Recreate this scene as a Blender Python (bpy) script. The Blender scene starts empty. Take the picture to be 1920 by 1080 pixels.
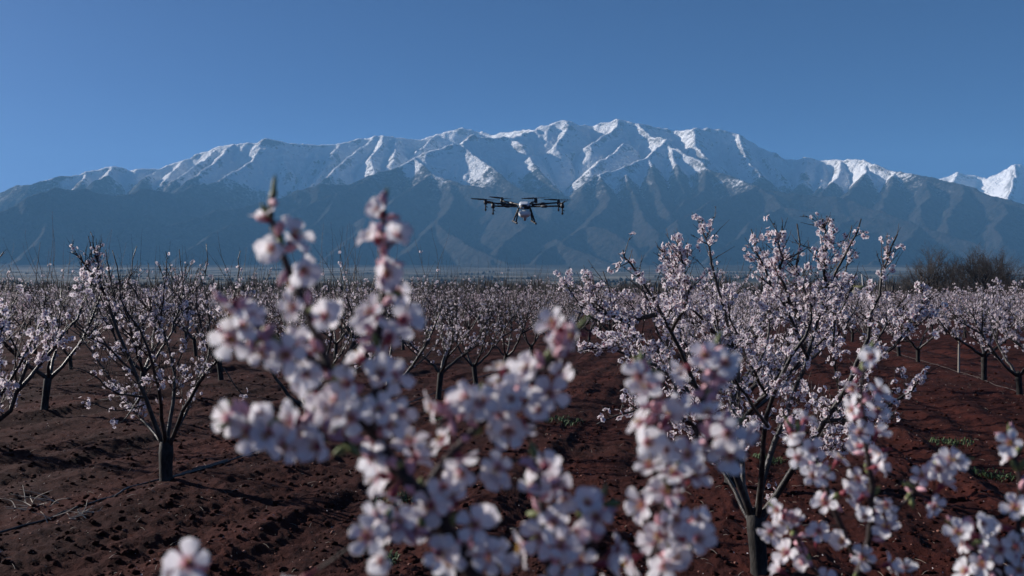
import bpy, math, random
import numpy as np
from mathutils import Vector, Matrix

# ------------------------------------------------------------------ camera, sky, sun, exposure
SC = bpy.context.scene
COL = SC.collection
random.seed(7)
RNG = np.random.default_rng(11)
FPX = 1866.7                       # focal length in pixels of the 1920 wide photograph (35 mm lens)
CAMZ = 2.0
PITCH = math.radians(0.49)

cam_d = bpy.data.cameras.new('camera')
cam = bpy.data.objects.new('camera', cam_d); COL.objects.link(cam)
cam.location = (0, 0, CAMZ); cam.rotation_euler = (math.pi/2 + PITCH, 0, 0)
cam_d.sensor_width = 36.0; cam_d.lens = 35.0
cam_d.clip_start = 0.05; cam_d.clip_end = 60000
cam_d.dof.use_dof = True; cam_d.dof.focus_distance = 8.6; cam_d.dof.aperture_fstop = 5.2
cam_d.dof.aperture_blades = 9
SC.camera = cam

SUN_EL = math.radians(22); SUN_AZ = math.radians(-66)     # azimuth from +Y, negative is left
world = bpy.data.worlds.new('World'); SC.world = world; world.use_nodes = True
wn = world.node_tree; bg = wn.nodes['Background']
sky = wn.nodes.new('ShaderNodeTexSky'); sky.sky_type = 'NISHITA'; sky.sun_disc = False
sky.sun_elevation = SUN_EL; sky.sun_rotation = SUN_AZ
sky.altitude = 300; sky.air_density = 0.42; sky.dust_density = 1.2; sky.ozone_density = 10
wn.links.new(sky.outputs[0], bg.inputs[0]); bg.inputs[1].default_value = 0.053

sun_d = bpy.data.lights.new('sun', 'SUN'); sun_d.energy = 5.0; sun_d.angle = math.radians(0.53)
sun_d.color = (1.0, 0.93, 0.86)
sun = bpy.data.objects.new('sun', sun_d); COL.objects.link(sun)
TO_SUN = Vector((math.cos(SUN_EL)*math.sin(SUN_AZ), math.cos(SUN_EL)*math.cos(SUN_AZ), math.sin(SUN_EL)))
sun.rotation_euler = TO_SUN.to_track_quat('Z', 'Y').to_euler(); sun.location = (-30, 10, 40)

vs = SC.view_settings
vs.view_transform = 'Standard'; vs.look = 'None'; vs.gamma = 1.0; vs.use_curve_mapping = False
vs.exposure = 0.6
SC.cycles.use_denoising = True
SC.cycles.max_bounces = 6; SC.cycles.diffuse_bounces = 3; SC.cycles.glossy_bounces = 2
SC.cycles.transmission_bounces = 4; SC.cycles.volume_bounces = 1
SC.cycles.sample_clamp_indirect = 4.0
HAZE_DENSITY = 4.5e-5
HAZE_COLOR = (0.235, 0.555, 0.95)

cp, sp = math.cos(PITCH), math.sin(PITCH)
def P(px, py, Y):
    """world point seen at photo pixel (px, py) at forward distance Y metres"""
    u = (px-960)/FPX; v = (540-py)/FPX
    yy = cp - sp*v; zz = sp + cp*v
    k = Y/yy
    return np.array((u*k, Y, CAMZ + zz*k))
def ground_at(px, py):
    u = (px-960)/FPX; v = (540-py)/FPX
    zz = sp + cp*v; yy = cp - sp*v
    k = -CAMZ/zz
    return np.array((u*k, yy*k, 0.0))

# ------------------------------------------------------------------ helpers
def mesh_np(name, verts, faces_list, mat_idx=None, smooth=False, attrs=None):
    """faces_list: list of (n,k) integer arrays"""
    me = bpy.data.meshes.new(name)
    verts = np.asarray(verts, np.float32).reshape(-1, 3)
    fl = [np.asarray(f, np.int32) for f in faces_list if len(f)]
    nl = sum(f.size for f in fl); nf = sum(len(f) for f in fl)
    me.vertices.add(len(verts)); me.loops.add(nl); me.polygons.add(nf)
    me.vertices.foreach_set('co', verts.ravel())
    me.loops.foreach_set('vertex_index', np.concatenate([f.ravel() for f in fl]))
    tot = np.concatenate([np.full(len(f), f.shape[1], np.int32) for f in fl])
    start = np.concatenate([[0], np.cumsum(tot)[:-1]]).astype(np.int32)
    me.polygons.foreach_set('loop_start', start)
    if mat_idx is not None:
        me.polygons.foreach_set('material_index', np.asarray(mat_idx, np.int32))
    if smooth:
        me.polygons.foreach_set('use_smooth', np.ones(nf, bool))
    for k, a in (attrs or {}).items():
        at = me.attributes.new(k, 'FLOAT', 'POINT'); at.data.foreach_set('value', np.asarray(a, np.float32))
    me.update(calc_edges=True); me.validate()
    return me

def link(name, me, mats=(), parent=None, loc=None):
    o = bpy.data.objects.new(name, me); COL.objects.link(o)
    if me is not None:
        for m in mats:
            if len(me.materials) < len(mats): me.materials.append(m)
    if parent is not None: o.parent = parent
    if loc is not None: o.location = loc
    return o
def tag(o, label=None, cat=None, group=None, kind=None):
    if label: o['label'] = label
    if cat: o['category'] = cat
    if group: o['group'] = group
    if kind: o['kind'] = kind
    return o
def empty(name, loc, label, cat, group=None):
    o = bpy.data.objects.new(name, None); COL.objects.link(o); o.location = loc
    o.empty_display_size = 0.2
    return tag(o, label, cat, group)

def hash2(ix, iy, seed):
    h = (ix.astype(np.int64)*374761393 + iy.astype(np.int64)*668265263 + seed*974634777) & 0xffffffff
    h = ((h ^ (h >> 13))*1274126177) & 0xffffffff
    h = h ^ (h >> 16)
    return (h & 0xffff)/65535.0
def vnoise(x, y, seed=0):
    ix = np.floor(x); iy = np.floor(y); fx = x-ix; fy = y-iy
    ux = fx*fx*fx*(fx*(fx*6-15)+10); uy = fy*fy*fy*(fy*(fy*6-15)+10)
    a = hash2(ix, iy, seed); b = hash2(ix+1, iy, seed); c = hash2(ix, iy+1, seed); d = hash2(ix+1, iy+1, seed)
    return (a*(1-ux)+b*ux)*(1-uy) + (c*(1-ux)+d*ux)*uy
def fbm(x, y, octv=5, seed=0, gain=0.5, lac=2.03):
    s = 0; a = 1; t = 0
    for i in range(octv):
        s = s + a*vnoise(x, y, seed+i*17); t += a; a *= gain
        x, y = (x*0.8-y*0.6)*lac+3.1, (x*0.6+y*0.8)*lac+7.7
    return s/t
def ridged(x, y, octv=4, seed=0):
    s = 0; a = 1; t = 0
    for i in range(octv):
        n = 1-np.abs(2*vnoise(x, y, seed+i*13)-1); s = s+a*n*n; t += a; a *= 0.5
        x, y = (x*0.8-y*0.6)*2.07+1.7, (x*0.6+y*0.8)*2.07+4.2
    return s/t

class Tubes:
    """collects tapered tubes, builds one mesh"""
    def __init__(s): s.v = []; s.q = []; s.t = []; s.n = 0
    def add(s, pts, rad, k=5, cap=True):
        pts = np.asarray(pts, float); rad = np.asarray(rad, float)
        n = len(pts)
        tan = np.gradient(pts, axis=0); tan /= np.linalg.norm(tan, axis=1)[:, None]+1e-9
        ref = np.array((0.31, 0.95, 0.05)) if abs(tan[0][2]) > 0.7 else np.array((0, 0, 1.0))
        a = np.cross(tan, ref); a /= np.linalg.norm(a, axis=1)[:, None]+1e-9
        b = np.cross(tan, a)
        th = np.arange(k)*2*math.pi/k
        ring = pts[:, None, :] + rad[:, None, None]*(np.cos(th)[None, :, None]*a[:, None, :] + np.sin(th)[None, :, None]*b[:, None, :])
        s.v.append(ring.reshape(-1, 3))
        i = np.arange(n-1)[:, None]*k; j = np.arange(k)[None, :]; j2 = (j+1) % k
        f = np.stack([i+j, i+j2, i+k+j2, i+k+j], -1).reshape(-1, 4) + s.n
        s.q.append(f)
        base = s.n; s.n += n*k
        if cap:
            s.v.append(pts[-1:] + tan[-1:]*rad[-1]); e = s.n; s.n += 1
            l = base+(n-1)*k
            s.t.append(np.stack([l+np.arange(k), l+(np.arange(k)+1) % k, np.full(k, e)], -1))
    def mesh(s, name, smooth=True):
        return mesh_np(name, np.concatenate(s.v), [np.concatenate(s.q)] + ([np.concatenate(s.t)] if s.t else []), smooth=smooth)

def resample(pts, n):
    """smooth Catmull-Rom through control points"""
    p = np.asarray(pts, float)
    p = np.vstack([2*p[0]-p[1], p, 2*p[-1]-p[-2]])
    m = len(p)-3
    t = np.linspace(0, m-1e-6, n); i = t.astype(int); f = (t-i)[:, None]
    a, b, c, d = p[i], p[i+1], p[i+2], p[i+3]
    return 0.5*(2*b + (c-a)*f + (2*a-5*b+4*c-d)*f*f + (3*b-a-3*c+d)*f**3)

# ------------------------------------------------------------------ materials
def new_mat(name):
    m = bpy.data.materials.new(name); m.use_nodes = True
    nt = m.node_tree; bs = nt.nodes['Principled BSDF']
    return m, nt, bs
def N(nt, t, **kw):
    n = nt.nodes.new(t)
    for k, v in kw.items():
        if k in n.inputs: n.inputs[k].default_value = v
        else: setattr(n, k, v)
    return n
def mathn(nt, op, a, b=None, clamp=False):
    n = nt.nodes.new('ShaderNodeMath'); n.operation = op; n.use_clamp = clamp
    for i, x in enumerate((a, b)):
        if x is None: continue
        if isinstance(x, (int, float)): n.inputs[i].default_value = x
        else: nt.links.new(x, n.inputs[i])
    return n.outputs[0]
def mixc(nt, f, a, b, mode='MIX'):
    n = nt.nodes.new('ShaderNodeMix'); n.data_type = 'RGBA'; n.blend_type = mode
    for i, x in ((0, f), (6, a), (7, b)):
        if isinstance(x, (int, float)): n.inputs[i].default_value = x
        elif isinstance(x, tuple): n.inputs[i].default_value = (*x, 1)[:4]
        else: nt.links.new(x, n.inputs[i])
    return n.outputs[2]
def ramp(nt, f, lo, hi):
    n = nt.nodes.new('ShaderNodeMapRange'); n.interpolation_type = 'SMOOTHSTEP'
    n.inputs[1].default_value = lo; n.inputs[2].default_value = hi
    nt.links.new(f, n.inputs[0]); return n.outputs[0]
def noise(nt, vec, scale, detail=4, rough=0.55, out='Fac'):
    n = N(nt, 'ShaderNodeTexNoise', Scale=scale, Detail=detail, Roughness=rough)
    if vec is not None: nt.links.new(vec, n.inputs['Vector'])
    return n.outputs[out]
def bump(nt, bs, h, strength, dist):
    b = N(nt, 'ShaderNodeBump', Strength=strength, Distance=dist)
    nt.links.new(h, b.inputs['Height']); nt.links.new(b.outputs[0], bs.inputs['Normal'])
def plain(name, col, rough=0.6, metal=0.0, var=0.15, scale=20, spec=0.5):
    m, nt, bs = new_mat(name)
    tc = N(nt, 'ShaderNodeTexCoord')
    f = noise(nt, tc.outputs['Object'], scale, 4)
    c = mixc(nt, f, tuple(x*(1-var) for x in col), tuple(min(1, x*(1+var)) for x in col))
    nt.links.new(c, bs.inputs['Base Color'])
    bs.inputs['Roughness'].default_value = rough; bs.inputs['Metallic'].default_value = metal
    bs.inputs['Specular IOR Level'].default_value = spec
    return m

def bark_material(name, c0, c1, rough=0.5):
    m, nt, bs = new_mat(name)
    tc = N(nt, 'ShaderNodeTexCoord')
    mp = N(nt, 'ShaderNodeMapping'); mp.inputs['Scale'].default_value = (1, 1, 0.35)
    nt.links.new(tc.outputs['Object'], mp.inputs[0])
    f = noise(nt, mp.outputs[0], 38, 6, 0.7)
    f2 = noise(nt, tc.outputs['Object'], 6, 3)
    c = mixc(nt, ramp(nt, f, 0.35, 0.7), c0, c1)
    c = mixc(nt, ramp(nt, f2, 0.45, 0.75), c, tuple(x*1.5 for x in c1))
    nt.links.new(c, bs.inputs['Base Color']); bs.inputs['Roughness'].default_value = rough
    bs.inputs['Specular IOR Level'].default_value = 0.3
    bump(nt, bs, f, 0.7, 0.012)
    return m
M_BARK = bark_material('almond_bark', (0.006, 0.005, 0.0045), (0.034, 0.029, 0.026), 0.75)
M_LIMB = bark_material('almond_limb_bark', (0.013, 0.011, 0.010), (0.052, 0.045, 0.042), 0.4)
M_TWIG = bark_material('almond_twig', (0.018, 0.011, 0.010), (0.045, 0.030, 0.028), 0.55)

def petal_material(name, white, pink, trans=0.45):
    m = bpy.data.materials.new(name); m.use_nodes = True; nt = m.node_tree
    nt.nodes.clear()
    out = N(nt, 'ShaderNodeOutputMaterial')
    at = N(nt, 'ShaderNodeAttribute'); at.attribute_name = 'base'
    gi = N(nt, 'ShaderNodeNewGeometry')
    tc = N(nt, 'ShaderNodeObjectInfo')
    nz = noise(nt, gi.outputs['Position'], 9, 2)
    c = mixc(nt, mathn(nt, 'MULTIPLY', ramp(nt, nz, 0.35, 0.7), 0.16), white, tuple(0.5*(a+b) for a, b in zip(white, pink)))
    c = mixc(nt, at.outputs['Fac'], c, pink)
    d = N(nt, 'ShaderNodeBsdfDiffuse'); t = N(nt, 'ShaderNodeBsdfTranslucent')
    nt.links.new(c, d.inputs[0]); nt.links.new(c, t.inputs[0])
    mx = N(nt, 'ShaderNodeMixShader'); mx.inputs[0].default_value = trans
    nt.links.new(d.outputs[0], mx.inputs[1]); nt.links.new(t.outputs[0], mx.inputs[2])
    nt.links.new(mx.outputs[0], out.inputs[0])
    return m
M_PETAL = petal_material('almond_petal', (0.90, 0.885, 0.91), (0.48, 0.10, 0.17))
M_PETAL_MID = petal_material('orchard_petal', (0.87, 0.83, 0.86), (0.5, 0.2, 0.27), 0.42)
M_CENTRE = plain('flower_centre', (0.23, 0.025, 0.045), 0.6, 0, 0.3, 200)
M_ANTHER = plain('anther', (0.62, 0.40, 0.08), 0.6)
M_GREEN = plain('bud_green', (0.16, 0.19, 0.06), 0.6)

def soil_material():
    m, nt, bs = new_mat('red_soil')
    gi = N(nt, 'ShaderNodeNewGeometry'); pos = gi.outputs['Position']
    mp = N(nt, 'ShaderNodeMapping'); mp.inputs['Rotation'].default_value = (0, 0, math.radians(11.3)); mp.inputs['Scale'].default_value = (1, 0.35, 1)
    nt.links.new(pos, mp.inputs[0])
    f1 = noise(nt, mp.outputs[0], 0.9, 6, 0.6)
    f2 = noise(nt, pos, 14, 6, 0.65)
    f3 = noise(nt, pos, 0.22, 4, 0.6)
    c = mixc(nt, ramp(nt, f1, 0.35, 0.7), (0.022, 0.0048, 0.0039), (0.054, 0.0125, 0.0090))
    c = mixc(nt, mathn(nt, 'MULTIPLY', ramp(nt, f2, 0.5, 0.78), 0.55), c, (0.095, 0.030, 0.021))
    c = mixc(nt, mathn(nt, 'MULTIPLY', ramp(nt, f3, 0.5, 0.75), 0.35), c, (0.05, 0.022, 0.016))
    # dry grassy tint in patches, farther fields
    sep = N(nt, 'ShaderNodeSeparateXYZ'); nt.links.new(pos, sep.inputs[0])
    far = ramp(nt, sep.outputs[1], 260, 700)
    mp2 = N(nt, 'ShaderNodeMapping'); mp2.inputs['Scale'].default_value = (0.0011, 0.0013, 0.001); mp2.inputs['Rotation'].default_value = (0, 0, 0.35)
    nt.links.new(pos, mp2.inputs[0])
    vo = N(nt, 'ShaderNodeTexVoronoi', Scale=1.6); nt.links.new(mp2.outputs[0], vo.inputs['Vector'])
    sepc = N(nt, 'ShaderNodeSeparateColor'); nt.links.new(vo.outputs['Color'], sepc.inputs[0])
    nf = noise(nt, pos, 0.004, 5)
    fld = mixc(nt, sepc.outputs[0], (0.02, 0.024, 0.018), (0.20, 0.18, 0.145))
    fld = mixc(nt, ramp(nt, nf, 0.45, 0.6), fld, (0.036, 0.034, 0.027))
    c = mixc(nt, far, c, fld)
    nt.links.new(c, bs.inputs['Base Color'])
    bs.inputs['Roughness'].default_value = 0.95; bs.inputs['Specular IOR Level'].default_value = 0.1
    h = mathn(nt, 'ADD', mathn(nt, 'MULTIPLY', noise(nt, mp.outputs[0], 5, 8, 0.7), 1.0), mathn(nt, 'MULTIPLY', noise(nt, pos, 30, 5, 0.7), 0.3))
    bump(nt, bs, h, 0.8, 0.06)
    return m
M_SOIL = soil_material()

def mountain_material():
    m, nt, bs = new_mat('mountain')
    gi = N(nt, 'ShaderNodeNewGeometry'); pos = gi.outputs['Position']
    sep = N(nt, 'ShaderNodeSeparateXYZ'); nt.links.new(pos, sep.inputs[0]); z = sep.outputs[2]
    sn = N(nt, 'ShaderNodeSeparateXYZ'); nt.links.new(gi.outputs['Normal'], sn.inputs[0]); nz = sn.outputs[2]
    big = noise(nt, pos, 0.0011, 5, 0.55)
    mid = noise(nt, pos, 0.006, 6, 0.62)
    fine = noise(nt, pos, 0.03, 5, 0.65)
    line = mathn(nt, 'ADD', mathn(nt, 'MULTIPLY', mathn(nt, 'SUBTRACT', big, 0.5), 650), mathn(nt, 'MULTIPLY', mathn(nt, 'SUBTRACT', mid, 0.5), 620))
    line = mathn(nt, 'ADD', line, mathn(nt, 'MULTIPLY', mathn(nt, 'SUBTRACT', fine, 0.5), 420))
    zz = mathn(nt, 'ADD', z, line)
    zz = mathn(nt, 'ADD', zz, mathn(nt, 'MULTIPLY', mathn(nt, 'SUBTRACT', nz, 0.72), 260))
    zz = mathn(nt, 'ADD', zz, mathn(nt, 'MULTIPLY', mathn(nt, 'SUBTRACT', sep.outputs[1], 10900), 0.25))
    ho = N(nt, 'ShaderNodeAttribute'); ho.attribute_name = 'hollow'
    zz = mathn(nt, 'ADD', zz, mathn(nt, 'MULTIPLY', ho.outputs['Fac'], 2.4))
    # more snow lies in the high bowl under the central peaks and on the shoulder right of it
    for cx, cy, rr_, amt in ((760, 10250, 750, 260), (2450, 10150, 420, 300), (-420, 10350, 520, 170), (3450, 9750, 420, 330)):
        ds = N(nt, 'ShaderNodeVectorMath'); ds.operation = 'DISTANCE'; ds.inputs[1].default_value = (cx, cy, 1250)
        nt.links.new(pos, ds.inputs[0])
        zz = mathn(nt, 'ADD', zz, mathn(nt, 'MULTIPLY', mathn(nt, 'SUBTRACT', 1.0, ramp(nt, ds.outputs['Value'], rr_*0.3, rr_*1.3)), amt))
    snow = ramp(nt, zz, 1190, 1330)
    # bare rock ribs where it is steep
    steep = mathn(nt, 'ADD', nz, mathn(nt, 'MULTIPLY', mathn(nt, 'SUBTRACT', fine, 0.5), 0.5))
    steep = mathn(nt, 'ADD', steep, mathn(nt, 'MULTIPLY', mathn(nt, 'SUBTRACT', mid, 0.5), 0.35))
    steep = mathn(nt, 'ADD', steep, mathn(nt, 'MULTIPLY', ho.outputs['Fac'], 0.0022))
    bare = mathn(nt, 'SUBTRACT', 1.0, ramp(nt, steep, 0.545, 0.635))
    snow = mathn(nt, 'MULTIPLY', snow, mathn(nt, 'SUBTRACT', 1.0, mathn(nt, 'MULTIPLY', bare, 0.75)))
    # thin snow caught between the bare trees below the snow line
    dust = mathn(nt, 'MULTIPLY', ramp(nt, zz, 880, 1300), ramp(nt, mathn(nt, 'ADD', mathn(nt, 'MULTIPLY', fine, 0.6), mathn(nt, 'MULTIPLY', mid, 0.4)), 0.48, 0.66))
    snow = mathn(nt, 'MAXIMUM', snow, mathn(nt, 'MULTIPLY', dust, 0.42))
    forest = mixc(nt, ramp(nt, mid, 0.35, 0.7), (0.010, 0.0108, 0.0105), (0.038, 0.033, 0.030))
    forest = mixc(nt, mathn(nt, 'MULTIPLY', ramp(nt, fine, 0.42, 0.62), 0.6), forest, (0.058, 0.050, 0.045))
    rock = mixc(nt, fine, (0.06, 0.057, 0.055), (0.15, 0.14, 0.135))
    g = mixc(nt, ramp(nt, zz, 1050, 1400), forest, rock)
    low = mathn(nt, 'SUBTRACT', 1.0, ramp(nt, mathn(nt, 'ADD', z, mathn(nt, 'MULTIPLY', mid, 120)), 250, 380))
    g = mixc(nt, mathn(nt, 'MULTIPLY', low, 0.6), g, (0.055, 0.05, 0.038))
    c = mixc(nt, snow, g, (0.94, 0.94, 0.95))
    nt.links.new(c, bs.inputs['Base Color'])
    bs.inputs['Roughness'].default_value = 0.9; bs.inputs['Specular IOR Level'].default_value = 0.05
    hh = mathn(nt, 'ADD', mathn(nt, 'MULTIPLY', noise(nt, pos, 0.012, 7, 0.65), 1.0), mathn(nt, 'MULTIPLY', noise(nt, pos, 0.07, 4, 0.6), 0.22))
    bump(nt, bs, hh, 1.0, 70)
    return m
M_MOUNT = mountain_material()

# ------------------------------------------------------------------ ground
ROW_SLOPE = 0.2                       # the tree rows run along (0.2, 1)
rd = np.array((ROW_SLOPE, 1.0)); rd /= np.linalg.norm(rd)
def plain_z(y):
    return 216*np.clip((y-600)/6600, 0, 2)**1.55
def soil_relief(x, y):
    s = x*rd[0] + y*rd[1]; t = x*rd[1] - y*rd[0]          # along the rows, across the rows
    r = np.hypot(x, y)
    fade = np.clip(1-(r-45)/90, 0, 1)
    h = 0.16*(fbm(t*0.55, s*0.10, 3, 5)-0.5)
    h = h + 0.14*(fbm(t*1.9, s*0.24, 4, 21)-0.5)
    h = h + 0.045*(fbm(t*7.5, s*2.4, 4, 41)-0.5)
    cl = ridged(x*3.6, y*3.6, 3, 63); h = h + 0.012*cl + 0.05*(fbm(x*11, y*11, 4, 88, .6)-0.5)
    # wheel ruts in the lane between the rows
    tr = (t - (-5.33))/5.65; lane = (tr - np.floor(tr) - 0.5)*5.65
    w = 0.6+0.8*vnoise(s*0.35, t*0.2, 77)
    for off in (-0.85, 0.85):
        h = h - 0.045*w*np.exp(-((lane-off)/0.30)**2) + 0.02*w*np.exp(-((lane-off-0.48)/0.2)**2) + 0.02*w*np.exp(-((lane-off+0.48)/0.2)**2)
    h = h + 0.07*np.exp(-((np.abs(lane)-2.82)/0.5)**2)
    return h*fade
def ground_z(x, y):
    return float(soil_relief(np.array([x], float), np.array([y], float))[0])

def build_ground():
    az_in = np.linspace(-0.58, 0.58, 660)
    az = np.concatenate([np.linspace(-math.pi, -0.60, 34), az_in, np.linspace(0.60, math.pi, 34)])
    r = np.concatenate([[0.3, 1.5, 3, 4.5, 5.6], np.geomspace(6.4, 48, 350), np.geomspace(48.5, 200, 45), np.geomspace(215, 7600, 50)])
    A, R = np.meshgrid(az, r)
    x = R*np.sin(A); y = R*np.cos(A)
    z = np.where(R < 180, soil_relief(x, y), 0) + np.where(y > 0, plain_z(y), 0)
    far = np.clip((y-900)/2000, 0, 1)
    z = z + far*14*(fbm(x*0.0016, y*0.0016, 4, 9)-0.5)
    n, m = R.shape
    i = np.arange(n-1)[:, None]*m; j = np.arange(m-1)[None, :]
    f = np.stack([i+j, i+j+1, i+m+j+1, i+m+j], -1).reshape(-1, 4)
    me = mesh_np('ground', np.stack([x, y, z], -1), [f[:, ::-1]], smooth=True)
    o = link('ground', me, [M_SOIL]); tag(o, 'tilled dark red soil of the orchard running out to the far plain', kind='structure')
build_ground()

# ------------------------------------------------------------------ mountains
RIDGES = []
def ridge(pts, k=0.90):
    RIDGES.append((np.array([P(px, py, d*1000.0) for px, py, d in pts]), k))
# skyline
ridge([(-420, 440, 10.4), (-200, 395, 10.8), (-60, 372, 11), (0, 357, 11), (30, 344, 11), (55, 344, 11), (100, 329, 11.2), (150, 326, 11.4), (165, 322, 11.5), (215, 311, 11.6), (245, 320, 11.6), (260, 316, 11.6), (300, 314, 11.7), (320, 307, 11.8), (350, 297, 11.9), (380, 285, 12), (410, 273, 12), (440, 265, 12), (480, 269, 12), (500, 261, 12), (530, 264, 12.1), (570, 272, 12.2), (590, 273, 12.3), (640, 266, 12.4), (680, 257, 12.5), (715, 250, 12.5), (740, 255, 12.6), (780, 260, 12.9), (820, 250, 13.1), (870, 242, 13.2), (900, 249, 13.2), (930, 250, 13), (960, 244, 12.8), (990, 244, 12.5), (1010, 241, 12.2), (1035, 232, 12.1), (1055, 223, 12.0), (1080, 231, 12.3), (1110, 235, 12.5), (1125, 228, 12.4), (1145, 225, 12.3), (1157, 220, 12.3), (1170, 228, 12.3), (1195, 228, 12.2), (1220, 234, 12.3), (1260, 242, 12.3), (1280, 241, 12.2), (1300, 239, 12.0), (1320, 241, 12.1), (1350, 242, 12.1), (1385, 251, 12), (1400, 260, 12), (1415, 274, 11.9), (1450, 286, 11.8), (1465, 297, 11.8), (1482, 299, 11.8), (1500, 294, 11.7), (1512, 290, 11.7), (1530, 296, 11.7), (1545, 300, 11.7), (1580, 299, 11.5), (1615, 298, 11.3), (1640, 307, 11), (1680, 322, 10.8), (1710, 326, 10.6), (1760, 334, 10.3), (1805, 345, 10), (1860, 367, 9.6), (1920, 390, 9.2), (2010, 425, 8.7), (2120, 470, 8.2), (2250, 505, 7.8)])
# far range on the right
ridge([(1700, 360, 15), (1765, 335, 15), (1795, 320, 15), (1812, 326, 15), (1830, 329, 15), (1850, 332, 14.8), (1875, 320, 14.6), (1902, 304, 14.5), (1925, 310, 14.5), (1990, 322, 14.4), (2100, 345, 14.2), (2250, 390, 14)])
ridge([(1902, 304, 14.5), (1905, 330, 14), (1898, 352, 13.5), (1885, 372, 13)])
ridge([(1940, 312, 14.5), (1945, 340, 13.9), (1930, 370, 13.3)])
ridge([(1795, 320, 15), (1790, 340, 14.6)])
# left foothill ridge
ridge([(500, 261, 12), (478, 302, 11.6), (437, 322, 11.2), (387, 342, 10.8), (357, 346, 10.4), (325, 358, 10.1), (282, 354, 9.8), (250, 361, 9.6), (212, 362, 9.4), (150, 351, 9.1), (112, 349, 9.0), (50, 372, 8.6), (0, 390, 8.4), (-120, 425, 8.0), (-300, 480, 7.6)], 0.82)
ridge([(440, 265, 12), (420, 285, 11.7), (400, 305, 11.4), (372, 325, 11.1), (345, 345, 10.9)])
ridge([(410, 273, 12), (385, 300, 11.6), (355, 322, 11.3), (335, 335, 11.1)])
ridge([(350, 297, 11.9), (332, 318, 11.5), (318, 338, 11.2)])
ridge([(215, 311, 11.6), (200, 328, 11.2), (178, 340, 10.9)])
ridge([(165, 322, 11.5), (155, 338, 11.1)])
ridge([(300, 314, 11.7), (275, 335, 11.2), (265, 345, 10.9)])
ridge([(112, 349, 9.0), (90, 410, 8.4), (60, 450, 8.0), (20, 492, 7.4)], 0.78)
ridge([(212, 362, 9.4), (175, 395, 9.0), (125, 425, 8.5), (80, 470, 7.9), (50, 500, 7.4)], 0.78)
ridge([(282, 354, 9.8), (290, 400, 9.3), (240, 430, 8.9), (190, 465, 8.3), (150, 498, 7.6)], 0.78)
# ridge two: from the white shoulder down left
ridge([(1055, 223, 12.0), (1035, 233, 11.9), (1010, 243, 11.8), (955, 255, 11.6), (920, 257, 11.5), (885, 257, 11.4), (865, 270, 11.2), (805, 285, 11), (780, 297, 10.9), (742, 315, 10.7), (710, 320, 10.6), (687, 330, 10.5), (655, 342, 10.3), (590, 346, 10.1), (562, 352, 10.0), (537, 362, 9.9), (517, 372, 9.7), (478, 384, 9.5), (400, 398, 9.2), (365, 408, 9.0), (275, 432, 8.6), (212, 458, 8.2), (150, 490, 7.6)], 0.82)
ridge([(530, 264, 12.1), (532, 295, 11.8), (540, 320, 11.5)])
ridge([(590, 274, 12.3), (590, 295, 12.0), (570, 325, 11.6), (562, 350, 11.2)])
ridge([(640, 266, 12.4), (620, 292, 12.0), (600, 320, 11.6), (582, 345, 11.2)])
ridge([(700, 253, 12.5), (690, 266, 12.3), (668, 280, 12.0), (642, 302, 11.7), (597, 340, 11.1)])
ridge([(715, 250, 12.5), (720, 266, 12.2), (694, 292, 11.8), (698, 320, 11.4)])
ridge([(740, 255, 12.6), (744, 276, 12.1), (738, 300, 11.7)])
ridge([(820, 250, 13.1), (800, 268, 12.6), (782, 282, 12.2)])
ridge([(867, 270, 11.2), (892, 290, 10.9), (910, 303, 10.7), (935, 322, 10.4), (965, 345, 10.1), (1000, 365, 9.8), (1030, 385, 9.4)])
ridge([(955, 255, 11.6), (985, 272, 11.3), (996, 292, 11.1), (1012, 315, 10.8), (1040, 342, 10.5), (1065, 368, 10.1)])
ridge([(780, 297, 10.9), (812, 325, 10.5), (850, 338, 10.3), (900, 350, 10.0), (930, 372, 9.6), (960, 395, 9.2), (985, 420, 8.8)], 0.82)
ridge([(812, 325, 10.5), (755, 362, 10.0), (705, 398, 9.5), (655, 447, 8.6), (600, 485, 7.7)], 0.82)
ridge([(850, 338, 10.3), (845, 375, 9.8), (815, 415, 9.2), (790, 445, 8.6), (765, 470, 8.0), (735, 498, 7.4)], 0.82)
ridge([(710, 320, 10.6), (640, 362, 9.9), (560, 392, 9.3), (475, 410, 8.9), (400, 440, 8.4), (330, 480, 7.7)], 0.82)
ridge([(640, 362, 9.9), (620, 400, 9.3), (560, 440, 8.6), (500, 482, 7.7)], 0.82)
# middle peaks
ridge([(1055, 223, 12.0), (1066, 230, 11.9), (1067, 243, 11.8), (1057, 257, 11.6), (1044, 272, 11.4)])
ridge([(1157, 220, 12.3), (1150, 238, 12.0), (1135, 252, 11.7), (1110, 268, 11.4)])
ridge([(1195, 228, 12.2), (1198, 240, 12.0), (1222, 256, 11.7), (1245, 257, 11.5), (1230, 272, 11.3), (1210, 292, 11.0), (1167, 311, 10.7), (1125, 326, 10.4), (1100, 342, 10.2), (1085, 363, 9.9)])
ridge([(1170, 262, 11.6), (1150, 285, 11.2), (1125, 302, 10.9), (1108, 318, 10.6)])
ridge([(1245, 257, 11.5), (1258, 272, 11.3), (1285, 285, 11.1), (1310, 297, 10.9), (1322, 311, 10.7), (1350, 322, 10.5), (1385, 331, 10.3), (1422, 347, 10.0)])
ridge([(1258, 272, 11.3), (1262, 300, 10.9), (1266, 330, 10.5), (1280, 360, 10.1)])
ridge([(1300, 239, 12.0), (1303, 250, 11.8), (1306, 266, 11.5), (1320, 290, 11.2), (1345, 305, 11)])
ridge([(1385, 251, 12), (1392, 275, 11.6), (1405, 300, 11.2), (1430, 325, 10.9)])
ridge([(1415, 274, 11.9), (1440, 300, 11.5), (1470, 325, 11.1)])
ridge([(1167, 311, 10.7), (1176, 340, 10.3), (1197, 395, 9.4), (1225, 440, 8.6), (1242, 470, 8.0)], 0.78)
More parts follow.
